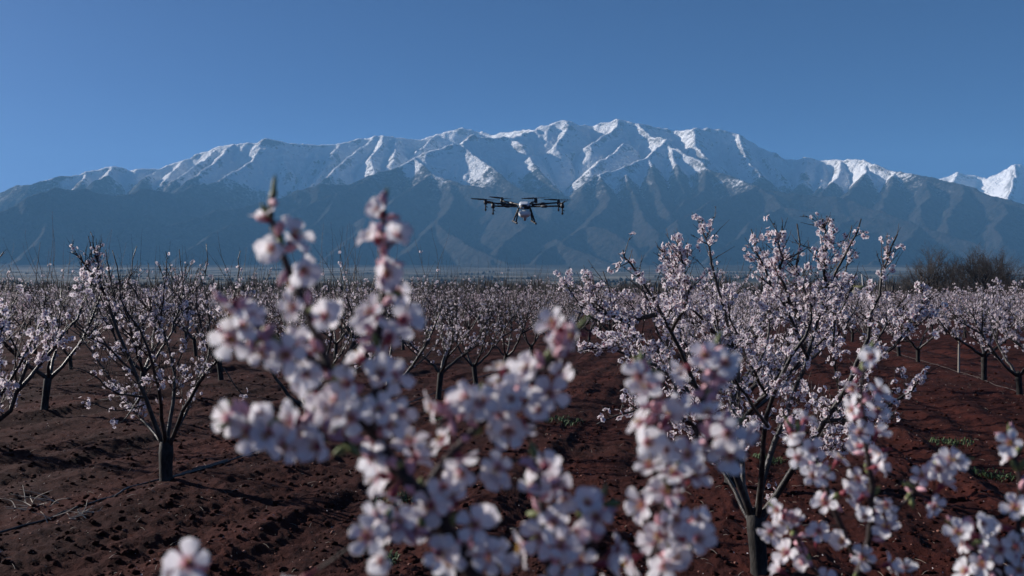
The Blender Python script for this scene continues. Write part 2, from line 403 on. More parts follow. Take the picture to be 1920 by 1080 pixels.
ridge([(1210, 292, 11.0), (1220, 330, 10.4), (1240, 370, 9.8), (1262, 400, 9.3)])
ridge([(1125, 326, 10.4), (1132, 370, 9.7), (1112, 402, 9.2), (1092, 427, 8.8), (1062, 443, 8.5), (1035, 466, 8.1), (1000, 495, 7.5)], 0.82)
ridge([(1322, 311, 10.7), (1320, 345, 10.2), (1300, 372, 9.8), (1275, 395, 9.4)])
ridge([(1422, 347, 10.0), (1360, 372, 9.6), (1308, 393, 9.2), (1268, 415, 8.8), (1245, 452, 8.2), (1215, 490, 7.5)], 0.78)
ridge([(1422, 347, 10), (1440, 355, 9.9), (1480, 362, 9.8), (1540, 368, 9.7), (1590, 371, 9.6), (1620, 383, 9.4), (1665, 402, 9.1), (1705, 415, 8.9)], 0.82)
ridge([(1422, 347, 10), (1470, 385, 9.4), (1530, 400, 9.1), (1600, 407, 8.9), (1665, 411, 8.7), (1727, 420, 8.5), (1790, 445, 8.2), (1850, 467, 7.9), (1920, 488, 7.6), (2050, 525, 7.1)], 0.78)
ridge([(1470, 385, 9.4), (1420, 420, 8.8), (1370, 460, 8.1), (1320, 495, 7.5)], 0.82)
ridge([(1600, 407, 8.9), (1560, 440, 8.3), (1510, 475, 7.8), (1470, 505, 7.2)], 0.82)
ridge([(1727, 420, 8.5), (1700, 455, 8.0), (1650, 490, 7.4)], 0.82)
ridge([(1512, 290, 11.7), (1514, 315, 11.3), (1508, 345, 10.8)])
ridge([(1545, 300, 11.7), (1546, 328, 11.2), (1538, 360, 10.6)])
ridge([(1580, 299, 11.5), (1572, 330, 11.0), (1550, 362, 10.4)])
ridge([(1615, 298, 11.3), (1625, 320, 10.9), (1610, 350, 10.4), (1590, 371, 9.9)])
ridge([(1680, 322, 10.8), (1670, 360, 10.2), (1655, 392, 9.6)])
ridge([(1740, 330, 10.5), (1745, 370, 9.8), (1730, 405, 9.2)])
ridge([(1805, 345, 10), (1800, 390, 9.3), (1780, 430, 8.7)])
ridge([(1860, 367, 9.6), (1880, 410, 8.9), (1870, 450, 8.3)])
# low spurs behind the plain
ridge([(1092, 427, 8.8), (1135, 427, 8.6), (1165, 437, 8.4), (1200, 462, 8.1), (1222, 490, 7.5)], 0.82)
ridge([(1040, 445, 8.4), (1082, 462, 8.1), (1117, 473, 7.8), (1155, 495, 7.4)], 0.82)
ridge([(815, 415, 9.2), (838, 433, 8.8), (872, 452, 8.4), (910, 470, 8.0), (945, 490, 7.5)], 0.82)
ridge([(985, 420, 8.8), (960, 445, 8.4), (935, 475, 7.9), (900, 500, 7.3)], 0.82)

def erode(h, cell, n=110000, steps=44, seed=3, strength=0.30):
    rng = np.random.default_rng(seed)
    H, W = h.shape
    h = h/cell
    flat = h.ravel().copy(); orig = flat.copy()
    for batch in range(60):
        m = n//60
        x = rng.uniform(2, W-3, m); y = rng.uniform(2, H-3, m)
        dx = np.zeros(m); dy = np.zeros(m); sed = np.zeros(m); spd = np.ones(m); wat = np.ones(m)
        for s in range(steps):
            ix = x.astype(int); iy = y.astype(int); fx = x-ix; fy = y-iy
            b = iy*W+ix
            a0, a1, a2, a3 = flat[b], flat[b+1], flat[b+W], flat[b+W+1]
            gx = (a1-a0)*(1-fy)+(a3-a2)*fy; gy = (a2-a0)*(1-fx)+(a3-a1)*fx
            hh = a0*(1-fx)*(1-fy)+a1*fx*(1-fy)+a2*(1-fx)*fy+a3*fx*fy
            dx = dx*0.15-gx*0.85; dy = dy*0.15-gy*0.85
            l = np.hypot(dx, dy)+1e-9; dx /= l; dy /= l
            nx = np.clip(x+dx, 1, W-3); ny = np.clip(y+dy, 1, H-3)
            jx = nx.astype(int); jy = ny.astype(int); gx2 = nx-jx; gy2 = ny-jy; c = jy*W+jx
            nh = flat[c]*(1-gx2)*(1-gy2)+flat[c+1]*gx2*(1-gy2)+flat[c+W]*(1-gx2)*gy2+flat[c+W+1]*gx2*gy2
            dh = nh-hh
            cap = np.maximum(-dh, 0.008)*spd*wat*3.0
            dep = np.where(dh > 0, np.minimum(dh, sed), np.where(sed > cap, (sed-cap)*0.25, 0))
            ero = np.where((dh <= 0) & (sed <= cap), np.minimum(np.minimum((cap-sed)*strength, -dh*0.5), 0.05), 0)
            d = dep-ero
            np.add.at(flat, b, d*(1-fx)*(1-fy)); np.add.at(flat, b+1, d*fx*(1-fy))
            np.add.at(flat, b+W, d*(1-fx)*fy); np.add.at(flat, b+W+1, d*fx*fy)
            sed = sed-d; spd = np.sqrt(np.maximum(spd*spd-dh*2.0, 0.05)); spd = np.minimum(spd, 3.0); wat *= 0.985
            x, y = nx, ny
        flat = orig + np.clip(flat-orig, -2.0, 1.0)
    return flat.reshape(H, W)*cell

def build_mountains():
    cell = 20.0
    xs = np.arange(-8600, 8600, cell); ys = np.arange(6600, 15900, cell)
    X, Y = np.meshgrid(xs, ys)
    base = plain_z(np.minimum(Y, 7600)) + 8
    low = np.clip((10800-Y)/1500, 0, 1)
    amp = 140+110*low
    wx = X + amp*(fbm(X/800, Y/800, 4, 101)-0.5); wy = Y + amp*(fbm(X/800, Y/800, 4, 131)-0.5)
    h = base.copy()
    for pts, k in RIDGES:
        for a, b in zip(pts[:-1], pts[1:]):
            lo = min(a[0], b[0])-3200; hi = max(a[0], b[0])+3200
            i0 = max(0, int((lo-xs[0])/cell)); i1 = min(len(xs), int((hi-xs[0])/cell)+1)
            j0 = max(0, int((min(a[1], b[1])-3400-ys[0])/cell)); j1 = min(len(ys), int((max(a[1], b[1])+3400-ys[0])/cell)+1)
            if i1 <= i0 or j1 <= j0: continue
            sx = wx[j0:j1, i0:i1]; sy = wy[j0:j1, i0:i1]
            d = b[:2]-a[:2]; L = d@d
            t = np.clip(((sx-a[0])*d[0]+(sy-a[1])*d[1])/L, 0, 1)
            dist = np.hypot(sx-a[0]-t*d[0], sy-a[1]-t*d[1])
            zr = a[2]+t*(b[2]-a[2])
            v = zr - k*dist + 0.000022*dist**2
            np.maximum(h[j0:j1, i0:i1], v, out=h[j0:j1, i0:i1])
    up = np.clip((h-base)/500, 0, 1)
    h = h + up*((40+22*low)*(ridged(X/560, Y/560, 4, 201)-0.45) + 26*(fbm(X/120, Y/120, 3, 251)-0.5) + np.clip((h-base-700)/800, 0, 1)*(38*(ridged(X/260, Y/260, 4, 271)-.45)+16*(ridged(X/85, Y/85, 2, 291)-.45)))
    h = erode(h, cell)
    # light smoothing
    k = (h + np.roll(h, 1, 0)+np.roll(h, -1, 0)+np.roll(h, 1, 1)+np.roll(h, -1, 1))/5
    h = 0.88*h+0.12*k
    def blur(a, r):
        for ax in (0, 1):
            c = np.cumsum(np.pad(a, [(r+1, r) if i == ax else (0, 0) for i in (0, 1)], mode='edge'), axis=ax)
            a = (np.take(c, range(2*r+1, c.shape[ax]), ax)-np.take(c, range(0, c.shape[ax]-2*r-1), ax))/(2*r+1)
        return a
    hollow = blur(h, 9)-h
    edge = np.clip((Y-6600)/500, 0, 1); h = base-10 + (h-base+10)*edge - (1-edge)*14
    # fan-shaped mesh: finer where the camera looks
    us = np.linspace(-0.59, 0.59, 800)
    rr = np.concatenate([np.arange(6650, 8000, 30), np.arange(8000, 12600, 18), np.arange(12600, 15800, 40)])
    U, R = np.meshgrid(us, rr)
    px = np.clip((U*R-xs[0])/cell, 0, len(xs)-1.01); py = np.clip((R-ys[0])/cell, 0, len(ys)-1.01)
    ix = px.astype(int); iy = py.astype(int); fx = px-ix; fy = py-iy
    Z = h[iy, ix]*(1-fx)*(1-fy)+h[iy, ix+1]*fx*(1-fy)+h[iy+1, ix]*(1-fx)*fy+h[iy+1, ix+1]*fx*fy
    Hl = hollow[iy, ix]*(1-fx)*(1-fy)+hollow[iy, ix+1]*fx*(1-fy)+hollow[iy+1, ix]*(1-fx)*fy+hollow[iy+1, ix+1]*fx*fy
    n, m = U.shape
    i = np.arange(n-1)[:, None]*m; j = np.arange(m-1)[None, :]
    f = np.stack([i+j, i+j+1, i+m+j+1, i+m+j], -1).reshape(-1, 4)
    me = mesh_np('mountains', np.stack([U*R, R, Z], -1), [f], smooth=True, attrs={'hollow': Hl.ravel()})
    o = link('mountains', me, [M_MOUNT]); tag(o, 'long snow-capped mountain range with dark wooded foothills', kind='structure')
build_mountains()

# ------------------------------------------------------------------ haze
def build_haze():
    x0, x1, y0, y1, z0, z1 = -16000, 16000, -9000, 16800, -40, 2420
    v = [(x, y, z) for z in (z0, z1) for y in (y0, y1) for x in (x0, x1)]
    f = [(0, 2, 3, 1), (4, 5, 7, 6), (0, 1, 5, 4), (2, 6, 7, 3), (0, 4, 6, 2), (1, 3, 7, 5)]
    me = mesh_np('haze', v, [np.array(f)])
    m = bpy.data.materials.new('haze'); m.use_nodes = True; nt = m.node_tree; nt.nodes.clear()
    out = N(nt, 'ShaderNodeOutputMaterial'); pv = N(nt, 'ShaderNodeVolumePrincipled')
    pv.inputs['Color'].default_value = (*HAZE_COLOR, 1); pv.inputs['Density'].default_value = HAZE_DENSITY
    pv.inputs['Anisotropy'].default_value = 0.0
    nt.links.new(pv.outputs[0], out.inputs['Volume'])
    o = link('haze', me, [m]); tag(o, 'thin blue haze of the air in front of the mountains', kind='stuff')
build_haze()

# ------------------------------------------------------------------ blossom shapes
def petal_grid(L, W, cup, notch, rng, nu=6, nv=4):
    """one obovate petal lying along +X from the centre, cupped towards +Z"""
    u = np.array([0, .18, .38, .58, .78, .93, 1.0]); v = np.linspace(-1, 1, nv+1)
    U, V = np.meshgrid(u, v, indexing='ij')
    w = W*0.56*(0.10+0.90*U**0.85)*np.sqrt(np.clip(1-U**5.5, 0, 1)+0.02)
    x = L*(0.07+0.93*U) - notch*L*np.clip(1-np.abs(V)*1.6, 0, 1)*U**6 - 0.10*L*V*V*U**3
    y = V*w
    z = cup*L*(0.9*U**1.3 - 0.75*U**3) + 0.22*cup*W*V*V*U + L*0.05*np.sin(3*V+rng.uniform(0, 6))*U*U
    a = rng.normal(0, 0.10); x2 = x; z2 = z + a*x*U
    base = np.clip(1.15-U*3.3, 0, 1)**1.1
    i = np.arange(nu)[:, None]*(nv+1); j = np.arange(nv)[None, :]
    f = np.stack([i+j, i+nv+1+j, i+nv+2+j, i+j+1], -1).reshape(-1, 4)
    return np.stack([x2, y, z2], -1).reshape(-1, 3), f, base.ravel()
def blossom_mesh(name, seed, D=0.042, open_=1.0):
    rng = np.random.default_rng(seed)
    vs_, fs_, bs_ = [], [], []; n = 0
    for k in range(5):
        L = D/2*rng.uniform(0.9, 1.08); W = L*rng.uniform(0.74, 0.92)
        v, f, b = petal_grid(L, W, rng.uniform(0.25, 0.5)/max(open_, .2), rng.uniform(0.04, 0.16), rng)
        tilt = (1-open_)*1.1 + rng.normal(0.12, 0.14)
        ct, st = math.cos(tilt), math.sin(tilt)
        v = np.stack([v[:, 0]*ct-v[:, 2]*st, v[:, 1], v[:, 0]*st+v[:, 2]*ct+0.0006*k], -1)
        a = k*2*math.pi/5+rng.normal(0, 0.07); c, s = math.cos(a), math.sin(a)
        v = np.stack([v[:, 0]*c-v[:, 1]*s, v[:, 0]*s+v[:, 1]*c, v[:, 2]], -1)
        vs_.append(v); fs_.append(f+n); bs_.append(b); n += len(v)
    return mesh_np(name, np.concatenate(vs_), [np.concatenate(fs_)], smooth=True, attrs={'base': np.concatenate(bs_)})
def centre_mesh(name, seed):
    """calyx and short stalk behind, a spray of filaments with anthers in front"""
    rng = np.random.default_rng(seed)
    t = Tubes()
    t.add([(0, 0, -0.017), (0.001, 0.001, -0.010), (0, 0, -0.006), (0, 0, -0.001), (0, 0, 0.0012)], [0.0012, 0.0013, 0.0034, 0.0046, 0.0036], 8)
    nq = sum(len(q) for q in t.q); nt0 = sum(len(q) for q in t.t)
    t2 = []
    for k in range(14):
        a = rng.uniform(0, 6.28); r = rng.uniform(0.002, 0.0065); h = rng.uniform(0.006, 0.010)
        p = [(0.001*math.cos(a), 0.001*math.sin(a), 0.001), (r*0.6*math.cos(a), r*0.6*math.sin(a), h*0.6), (r*math.cos(a), r*math.sin(a), h)]
        t.add(p, [0.00028, 0.00025, 0.00025], 3, cap=False)
        t2.append(p[-1])
    nq2 = sum(len(q) for q in t.q)
    for p in t2:
        p = np.array(p); t.add([p-(0, 0, .0006), p, p+(0, 0, .0007)], [0.0003, 0.0010, 0.0006], 4)
    me = t.mesh(name)
    nqa = sum(len(q) for q in t.q); nta = sum(len(q) for q in t.t)
    idx = np.concatenate([np.zeros(nq, int), np.ones(nq2-nq, int), np.full(nqa-nq2, 2), np.zeros(nt0, int), np.full(nta-nt0, 2)])
    me.polygons.foreach_set('material_index', idx.astype(np.int32))
    return me
M_FIL = plain('filament', (0.45, 0.12, 0.18), 0.6)
BLOSSOM = [blossom_mesh('blossom', 100+i, 0.044, o) for i, o in enumerate((1.0, 1.0, 0.95, 0.85, 0.7, 1.0, 0.9, 0.5))]
CENTRE = [centre_mesh('flower_centre', 200+i) for i in range(3)]
for m in BLOSSOM: m.materials.append(M_PETAL)
for m in CENTRE:
    for k in (M_CENTRE, M_FIL, M_ANTHER): m.materials.append(k)

def rot_to(dirs, spin):
    """rotation matrices whose Z axis is dirs, spun by spin"""
    d = np.asarray(dirs, float); d = d/(np.linalg.norm(d, axis=1)[:, None]+1e-9)
    ref = np.where(np.abs(d[:, 2:3]) > 0.9, np.array([[1.0, 0, 0]]), np.array([[0, 0, 1.0]]))
    x = np.cross(ref, d); x /= np.linalg.norm(x, axis=1)[:, None]+1e-9
    y = np.cross(d, x)
    c = np.cos(spin)[:, None]; s = np.sin(spin)[:, None]
    return np.stack([x*c+y*s, -x*s+y*c, d], -1)
# small flower for trees some metres away: five bent petals of two triangles and a dark heart
def small_flower(D, npet=5):
    v = []; f = []; mi = []; b = []
    for k in range(npet):
        a = k*2*math.pi/npet
        c, s = math.cos(a), math.sin(a); w = D*0.24
        pts = [(0.05*D, 0, 0), (0.30*D, -w, 0.09*D), (0.52*D, 0, 0.13*D), (0.30*D, w, 0.09*D)]
        n = len(v)
        v += [(p[0]*c-p[1]*s, p[0]*s+p[1]*c, p[2]+0.004*D*k) for p in pts]
        f += [(n, n+1, n+2), (n, n+2, n+3)]; mi += [0, 0]; b += [0.35, 0, 0, 0]
    n = len(v)
    for k in range(5): v.append((0.13*D*math.cos(k*1.2566), 0.13*D*math.sin(k*1.2566), 0.035*D)); b.append(1)
    v.append((0, 0, 0.09*D)); b.append(1); v.append((0, 0, -0.2*D)); b.append(1)
    for k in range(5): f += [(n+k, n+(k+1) % 5, n+5), (n+(k+1) % 5, n+k, n+6)]; mi += [1, 1]
    return np.array(v), np.array(f), np.array(mi), np.array(b)
def tiny_flower(D):
    """four-sided cup for far trees"""
    a = np.arange(5)*2*math.pi/5
    v = np.concatenate([np.stack([0.5*D*np.cos(a), 0.5*D*np.sin(a), np.full(5, 0.14*D)], -1), [(0, 0, 0)]])
    f = np.array([(k, (k+1) % 5, 5) for k in range(5)]); return v, f, np.zeros(5, int), np.array([0.0]*5+[1.0])
SMALL = small_flower(1.0); TINY = tiny_flower(1.0)
def flowers_mesh(name, pos, dirs, size, shape, rng):
    V, F, MI, B = shape
    n = len(pos)
    R = rot_to(dirs, rng.uniform(0, 6.28, n))
    vv = np.einsum('nij,kj->nki', R, V)*np.asarray(size)[:, None, None] + np.asarray(pos)[:, None, :]
    ff = F[None]+(np.arange(n)*len(V))[:, None, None]
    return mesh_np(name, vv.reshape(-1, 3), [ff.reshape(-1, 3)], mat_idx=np.tile(MI, n), attrs={'base': np.tile(B, n)})
SMALL_ME = []
for i in range(3):
    V, F, MI, B = small_flower(0.043)
    r_ = np.random.default_rng(300+i); V = V*(1+r_.normal(0, .10, V.shape)); 
    me = mesh_np('blossom', V, [F], mat_idx=MI, attrs={'base': B}); me.materials.append(M_PETAL_MID); me.materials.append(M_CENTRE); SMALL_ME.append(me)

# ------------------------------------------------------------------ almond trees
class Skel:
    def __init__(s): s.trunk = Tubes(); s.limbs = []; s.twigs = Tubes(); s.bl = []      # bl: (pos, dir, size)
def unit(v): v = np.asarray(v, float); return v/(np.linalg.norm(v)+1e-9)
def wobble(pts, amp, rng):
    p = np.array(pts, float); n = len(p)
    w = rng.normal(0, amp, (n, 3)); w[0] = 0
    return p+w*np.linspace(0.3, 1, n)[:, None]
def clump(sk, p, axis, rng, n, size, spread=0.022):
    for _ in range(n):
        d = unit(rng.normal(0, 1, 3)+0.25*np.array((0, 0, 1))); d = unit(d-0.5*axis*np.dot(d, axis))
        sk.bl.append((p+d*rng.uniform(0.012, spread+0.012), d, size*rng.uniform(0.8, 1.12)))
def twig(sk, p0, d0, L, rng, bloom, size, r0=0.0042, bare_tip=0.15, k=4, sub=0.0, up=0.35, bud_r=0.0):
    n = max(5, int(L/0.07))
    d = unit(d0); p = np.array(p0, float); pts = [p]
    for i in range(n):
        d = unit(d+np.array((0, 0, up))*0.13+rng.normal(0, 0.07, 3)); p = p+d*L/n; pts.append(p)
    pts = np.array(pts); sk.twigs.add(pts, np.linspace(r0, 0.0013, n+1), k)
    s = 0.03; ph = rng.uniform(0, 6.28); gate = lambda s: 1.0 if math.sin(s*26+ph) > -.45 else .12
    while s < L*(1-bare_tip):
        f = s/L*n; i = min(int(f), n-1); q = pts[i]+(pts[i+1]-pts[i])*(f-i)
        pr = bloom*(1-0.45*(s/L))
        if rng.random() < pr*gate(s): clump(sk, q, unit(pts[i+1]-pts[i]), rng, rng.integers(2, 5), size)
        elif bud_r and rng.random() < 0.7:
            bd = unit(rng.normal(0, 1, 3)+np.array((0, 0, .6))); sk.twigs.add([q, q+bd*0.007, q+bd*0.015], [bud_r*.5, bud_r, bud_r*.4], 3)
        if sub and rng.random() < sub and s > 0.1*L:
            dd = unit(unit(pts[i+1]-pts[i])+rng.normal(0, 0.55, 3)+np.array((0, 0, .2)))
            twig(sk, q, dd, min(L*rng.uniform(.2, .45), 0.35), rng, bloom*1.1, size, 0.0028, 0.1, k, 0, up, bud_r)
        s += rng.uniform(0.028, 0.055)
    return pts
def shoots_on(sk, pts, rng, count, Lr, bloom, size, t0=0.2, up=0.5, sub=0.12, bare=0.15, k=4, bud_r=0.0, r0=0.0042):
    n = len(pts)
    for _ in range(count):
        t = rng.uniform(t0, 1)**0.9*(n-1.001); i = int(t); q = pts[i]+(pts[i+1]-pts[i])*(t-i)
        ax = unit(pts[i+1]-pts[i])
        d = unit(ax*0.55+rng.normal(0, 0.6, 3)*np.array((1, 1, 0.6))+np.array((0, 0, up)))
        twig(sk, q, d, rng.uniform(*Lr)*(1-.68*t/(n-1)), rng, bloom, size, r0, bare, k, sub, up, bud_r)
def auto_tree(seed, H=2.6, bloom=0.5, size=0.043, shoots=9, whips=7, trunk_h=0.5, R=1.15, r=0.062, k=5, kt=4, sub=0.12, nlimb=None, bud_r=0.0, bare=0.15):
    rng = np.random.default_rng(seed); sk = Skel()
    lean = rng.normal(0, 0.04, 2)
    th = trunk_h*rng.uniform(0.85, 1.2)
    tp = np.array([(0, 0, -0.25), (0, 0, 0.0), (lean[0]*.4, lean[1]*.4, th*.45), (lean[0], lean[1], th)])
    tpts = resample(tp, 9)
    sk.trunk.add(tpts, r*np.array([1.5, 1.35, 1.15, 1.02, .98, .97, 1, 1.06, 1.02]), 10)
    top = tpts[-1]
    nl = nlimb or rng.integers(4, 6); a0 = rng.uniform(0, 6.28)
    for i in range(nl):
        a = a0+i*2*math.pi/nl+rng.normal(0, 0.25); o = np.array((math.cos(a), math.sin(a), 0))
        rr = R*rng.uniform(0.5, 0.75); hz = H*rng.uniform(0.58, 0.70)
        ctrl = [top-(0, 0, 0.07), top+o*rr*.30+np.array((0, 0, .20)), top+o*rr*.68+np.array((0, 0, (hz-th)*.52)), np.array((0, 0, 0))+o*rr+np.array((0, 0, hz))]
        pts = wobble(resample(ctrl, 12), 0.016, rng); lr = r*rng.uniform(.5, .64)
        sk.limbs.append((pts, np.linspace(lr, 0.011, 12)))
        shoots_on(sk, pts, rng, shoots, (.25, .6), bloom, size, .3, .3, sub, bare, kt, bud_r)
        for j in range(rng.integers(2, 4)):
            t = rng.integers(4, 10); q = pts[t]; ax = unit(pts[t]-pts[t-1])
            oo = unit(ax+rng.normal(0, .5, 3)*np.array((1, 1, .3))+o*.35)
            L = rng.uniform(.5, .95)*(R/1.15)
            c2 = [q, q+oo*L*.4+np.array((0, 0, .06)), q+oo*L*.75+np.array((0, 0, .20)), q+oo*L*.95+np.array((0, 0, .42))]
            p2 = wobble(resample(c2, 9), .014, rng)
            top_over = max(0, p2[-1][2]-H*.86); p2[:, 2] -= top_over*np.linspace(0, 1, 9)
            sk.limbs.append((p2, np.linspace(lr*.5, .006, 9)))
            shoots_on(sk, p2, rng, shoots, (.22, .55), bloom, size, .15, .45, sub, bare, kt, bud_r)
        for j in range(whips):
            t = rng.integers(7, 12); q = pts[t]
            d = unit(np.array((rng.normal(0, .22), rng.normal(0, .22), 1))+o*.12)
            twig(sk, q, d, max(.25, (H-q[2])*rng.uniform(.6, 1.15)), rng, bloom*.4, size, .0072, .4, kt, sub*.5, .4, bud_r)
    return sk
def skel_meshes(sk, shape, rng, kl=6, one_wood=False):
    """trunk, one mesh per limb, twigs, blossoms"""
    out = {'trunk': sk.trunk.mesh('trunk')}
    limbs = []
    if one_wood:
        t = Tubes()
        for p, r in sk.limbs: t.add(p, r, kl)
        limbs = [t.mesh('limbs')]
    else:
        for p, r in sk.limbs:
            t = Tubes(); t.add(p, r, kl+2); limbs.append(t.mesh('limb'))
    out['limbs'] = limbs
    out['twigs'] = sk.twigs.mesh('twigs', smooth=False)
    pos = np.array([b[0] for b in sk.bl]); di = np.array([b[1] for b in sk.bl]); sz = np.array([b[2] for b in sk.bl])
    out['bl'] = (pos, di, sz)
    return out
def place_tree(name, label, ms, loc, rot=0, scale=1.0, group=None, blossoms=None):
    r = empty(name, loc, label, 'almond tree', group); r.rotation_euler = (0, 0, rot); r.scale = (scale,)*3
    link('trunk', ms['trunk'], [M_BARK], r)
    for m in ms['limbs']: link('limb' if len(ms['limbs']) > 1 else 'limbs', m, [M_LIMB], r)
    tag(link('twigs', ms['twigs'], [M_TWIG], r), kind='stuff')
    if blossoms is not None:
        tag(link('blossoms', blossoms, [M_PETAL_MID, M_CENTRE], r), kind='stuff')
    return r
def tree_with_flowers(name, label, sk, loc, rng, singles, group=None):
    """a near tree: the 300 flowers nearest the camera are objects of their own, the others one mesh"""
    ms = skel_meshes(sk, SMALL, rng); pos, di, sz = ms['bl']
    r = place_tree(name, label, ms, loc, group=group)
    order = np.argsort(np.linalg.norm(pos+np.array(loc)-np.array((0, 0, CAMZ)), axis=1))
    near, rest = order[:singles], order[singles:]
    if len(rest):
        me = flowers_mesh('blossoms', pos[rest], di[rest], sz[rest], SMALL, rng)
        tag(link('blossoms', me, [M_PETAL_MID, M_CENTRE], r), kind='stuff')
    Rm = rot_to(di[near], rng.uniform(0, 6.28, len(near)))
    for q, i in enumerate(near):
        o = bpy.data.objects.new('blossom', SMALL_ME[q % 3]); COL.objects.link(o); o.parent = r
        o.matrix_local = Matrix.Translation(pos[i]) @ Matrix(Rm[q]).to_4x4() @ Matrix.Scale(float(sz[i]/0.043), 4)
    print(name, 'flowers', len(pos))
    return r

ROW_X = lambda k, y: -1.46+5.76*k+ROW_SLOPE*(y-20)

def big_right_tree():
    rng = np.random.default_rng(5); sk = Skel()
    Y = 7.0
    base = P(1424, 1100, Y); base[2] = ground_z(base[0], base[1])
    B = base
    def L(*c): return [P(px, py, Y+dy)-B for px, py, dy in c]
    tr = resample([(0, 0, -.25), (0, 0, 0)]+L((1421, 1030, 0), (1416, 965, 0)), 9)
    sk.trunk.add(tr, np.array([.085, .078, .068, .062, .06, .06, .062, .066, .06]), 11)
    limbs = [
        (0.031, [(1416, 985, 0), (1385, 905, -.05), (1350, 830, -.2), (1305, 725, -.35), (1255, 610, -.45), (1195, 510, -.5), (1168, 462, -.5)]),
        (0.029, [(1418, 980, 0), (1432, 900, .1), (1470, 780, .2), (1515, 670, .25), (1552, 545, .2), (1592, 470, .15), (1617, 412, .15)]),
        (0.028, [(1422, 975, 0), (1470, 905, -.1), (1545, 790, -.3), (1600, 700, -.4), (1638, 590, -.45), (1660, 500, -.45), (1680, 447, -.45)]),
        (0.024, [(1412, 985, 0), (1392, 890, .25), (1385, 780, .45), (1378, 660, .5), (1345, 540, .5), (1322, 450, .5), (1318, 408, .5)]),
        (0.024, [(1420, 985, 0), (1428, 900, -.2), (1440, 780, -.45), (1478, 680, -.6), (1520, 600, -.65), (1500, 520, -.65), (1493, 418, -.65)]),
        (0.022, [(1424, 985, 0), (1462, 920, .3), (1520, 840, .6), (1580, 760, .75), (1640, 640, .8), (1690, 570, .8), (1726, 520, .8)]),
        (0.019, [(1410, 985, 0), (1360, 890, .3), (1300, 800, .6), (1230, 700, .8), (1160, 610, .85), (1128, 510, .85)]),
    ]
    side = [
        (.018, (0, 5), [(1230, 590, -.5), (1160, 600, -.6), (1112, 570, -.6), (1097, 535, -.6)]),
        (.017, (0, 3), [(1300, 720, -.35), (1230, 690, -.6), (1150, 660, -.75), (1085, 655, -.8)]),
        (.016, (0, 2), [(1350, 830, -.2), (1270, 780, -.4), (1190, 770, -.55), (1115, 800, -.6)]),
        (.016, (2, 2), [(1545, 790, -.3), (1630, 780, -.4), (1700, 735, -.45), (1752, 690, -.45)]),
        (.015, (2, 3), [(1600, 700, -.4), (1670, 655, -.5), (1720, 590, -.5), (1728, 520, -.5)]),
        (.015, (1, 3), [(1515, 670, .25), (1480, 590, .1), (1430, 500, .05), (1408, 432, 0)]),
        (.014, (1, 4), [(1552, 545, .2), (1545, 490, .1), (1548, 450, .1), (1543, 412, .1)]),
        (.014, (3, 4), [(1378, 660, .5), (1300, 580, .3), (1262, 510, .3), (1236, 462, .3)]),
        (.013, (4, 4), [(1500, 600, -.65), (1470, 540, -.75), (1462, 480, -.8), (1468, 422, -.8)]),
        (.013, (6, 3), [(1270, 740, .7), (1250, 650, .5), (1262, 560, .5), (1270, 455, .5)]),
        (.013, (0, 4), [(1260, 620, -.45), (1290, 560, -.7), (1280, 500, -.8), (1270, 448, -.8)]),
        (.013, (5, 3), [(1580, 760, .75), (1560, 650, .6), (1580, 540, .6), (1596, 425, .6)]),
        (.012, (2, 1), [(1490, 880, -.15), (1560, 850, -.5), (1620, 830, -.7), (1680, 770, -.8)]),
        (.012, (4, 2), [(1440, 800, -.45), (1390, 730, -.8), (1350, 640, -.9), (1340, 560, -.9)]),
        (.012, (3, 3), [(1385, 740, .5), (1440, 640, .75), (1430, 540, .85), (1440, 450, .85)]),
    ]
    for r, c in limbs:
        p = wobble(resample(L(*c), 16), .012, rng); sk.limbs.append((p, r+(.0040-r)*np.linspace(0, 1, 16)**.8))
        shoots_on(sk, p[:15], rng, 38, (.25, .62), .50, .040, .22, .2, .3, .16, 3, .004, .0040)
        s = 5
        while s < 15:
            if rng.random() < .5: clump(sk, p[s], unit(p[s]-p[s-1]), rng, 3, .044)
            s += 1
    for r, _, c in side:
        p = wobble(resample(L(*c), 12), .012, rng); sk.limbs.append((p, r+(.0038-r)*np.linspace(0, 1, 12)**.8))
        shoots_on(sk, p[:11], rng, 30, (.18, .5), .52, .040, .08, .25, .3, .16, 3, .004, .0040)
        for s in range(3, 11):
            if rng.random() < .7: clump(sk, p[s], unit(p[s]-p[s-1]), rng, 3, .044)
    return tree_with_flowers('almond_tree', 'big almond tree thick with pink blossom, largest whole tree, right of the drone', sk, tuple(B), rng, 300, 'almond trees of the orchard')

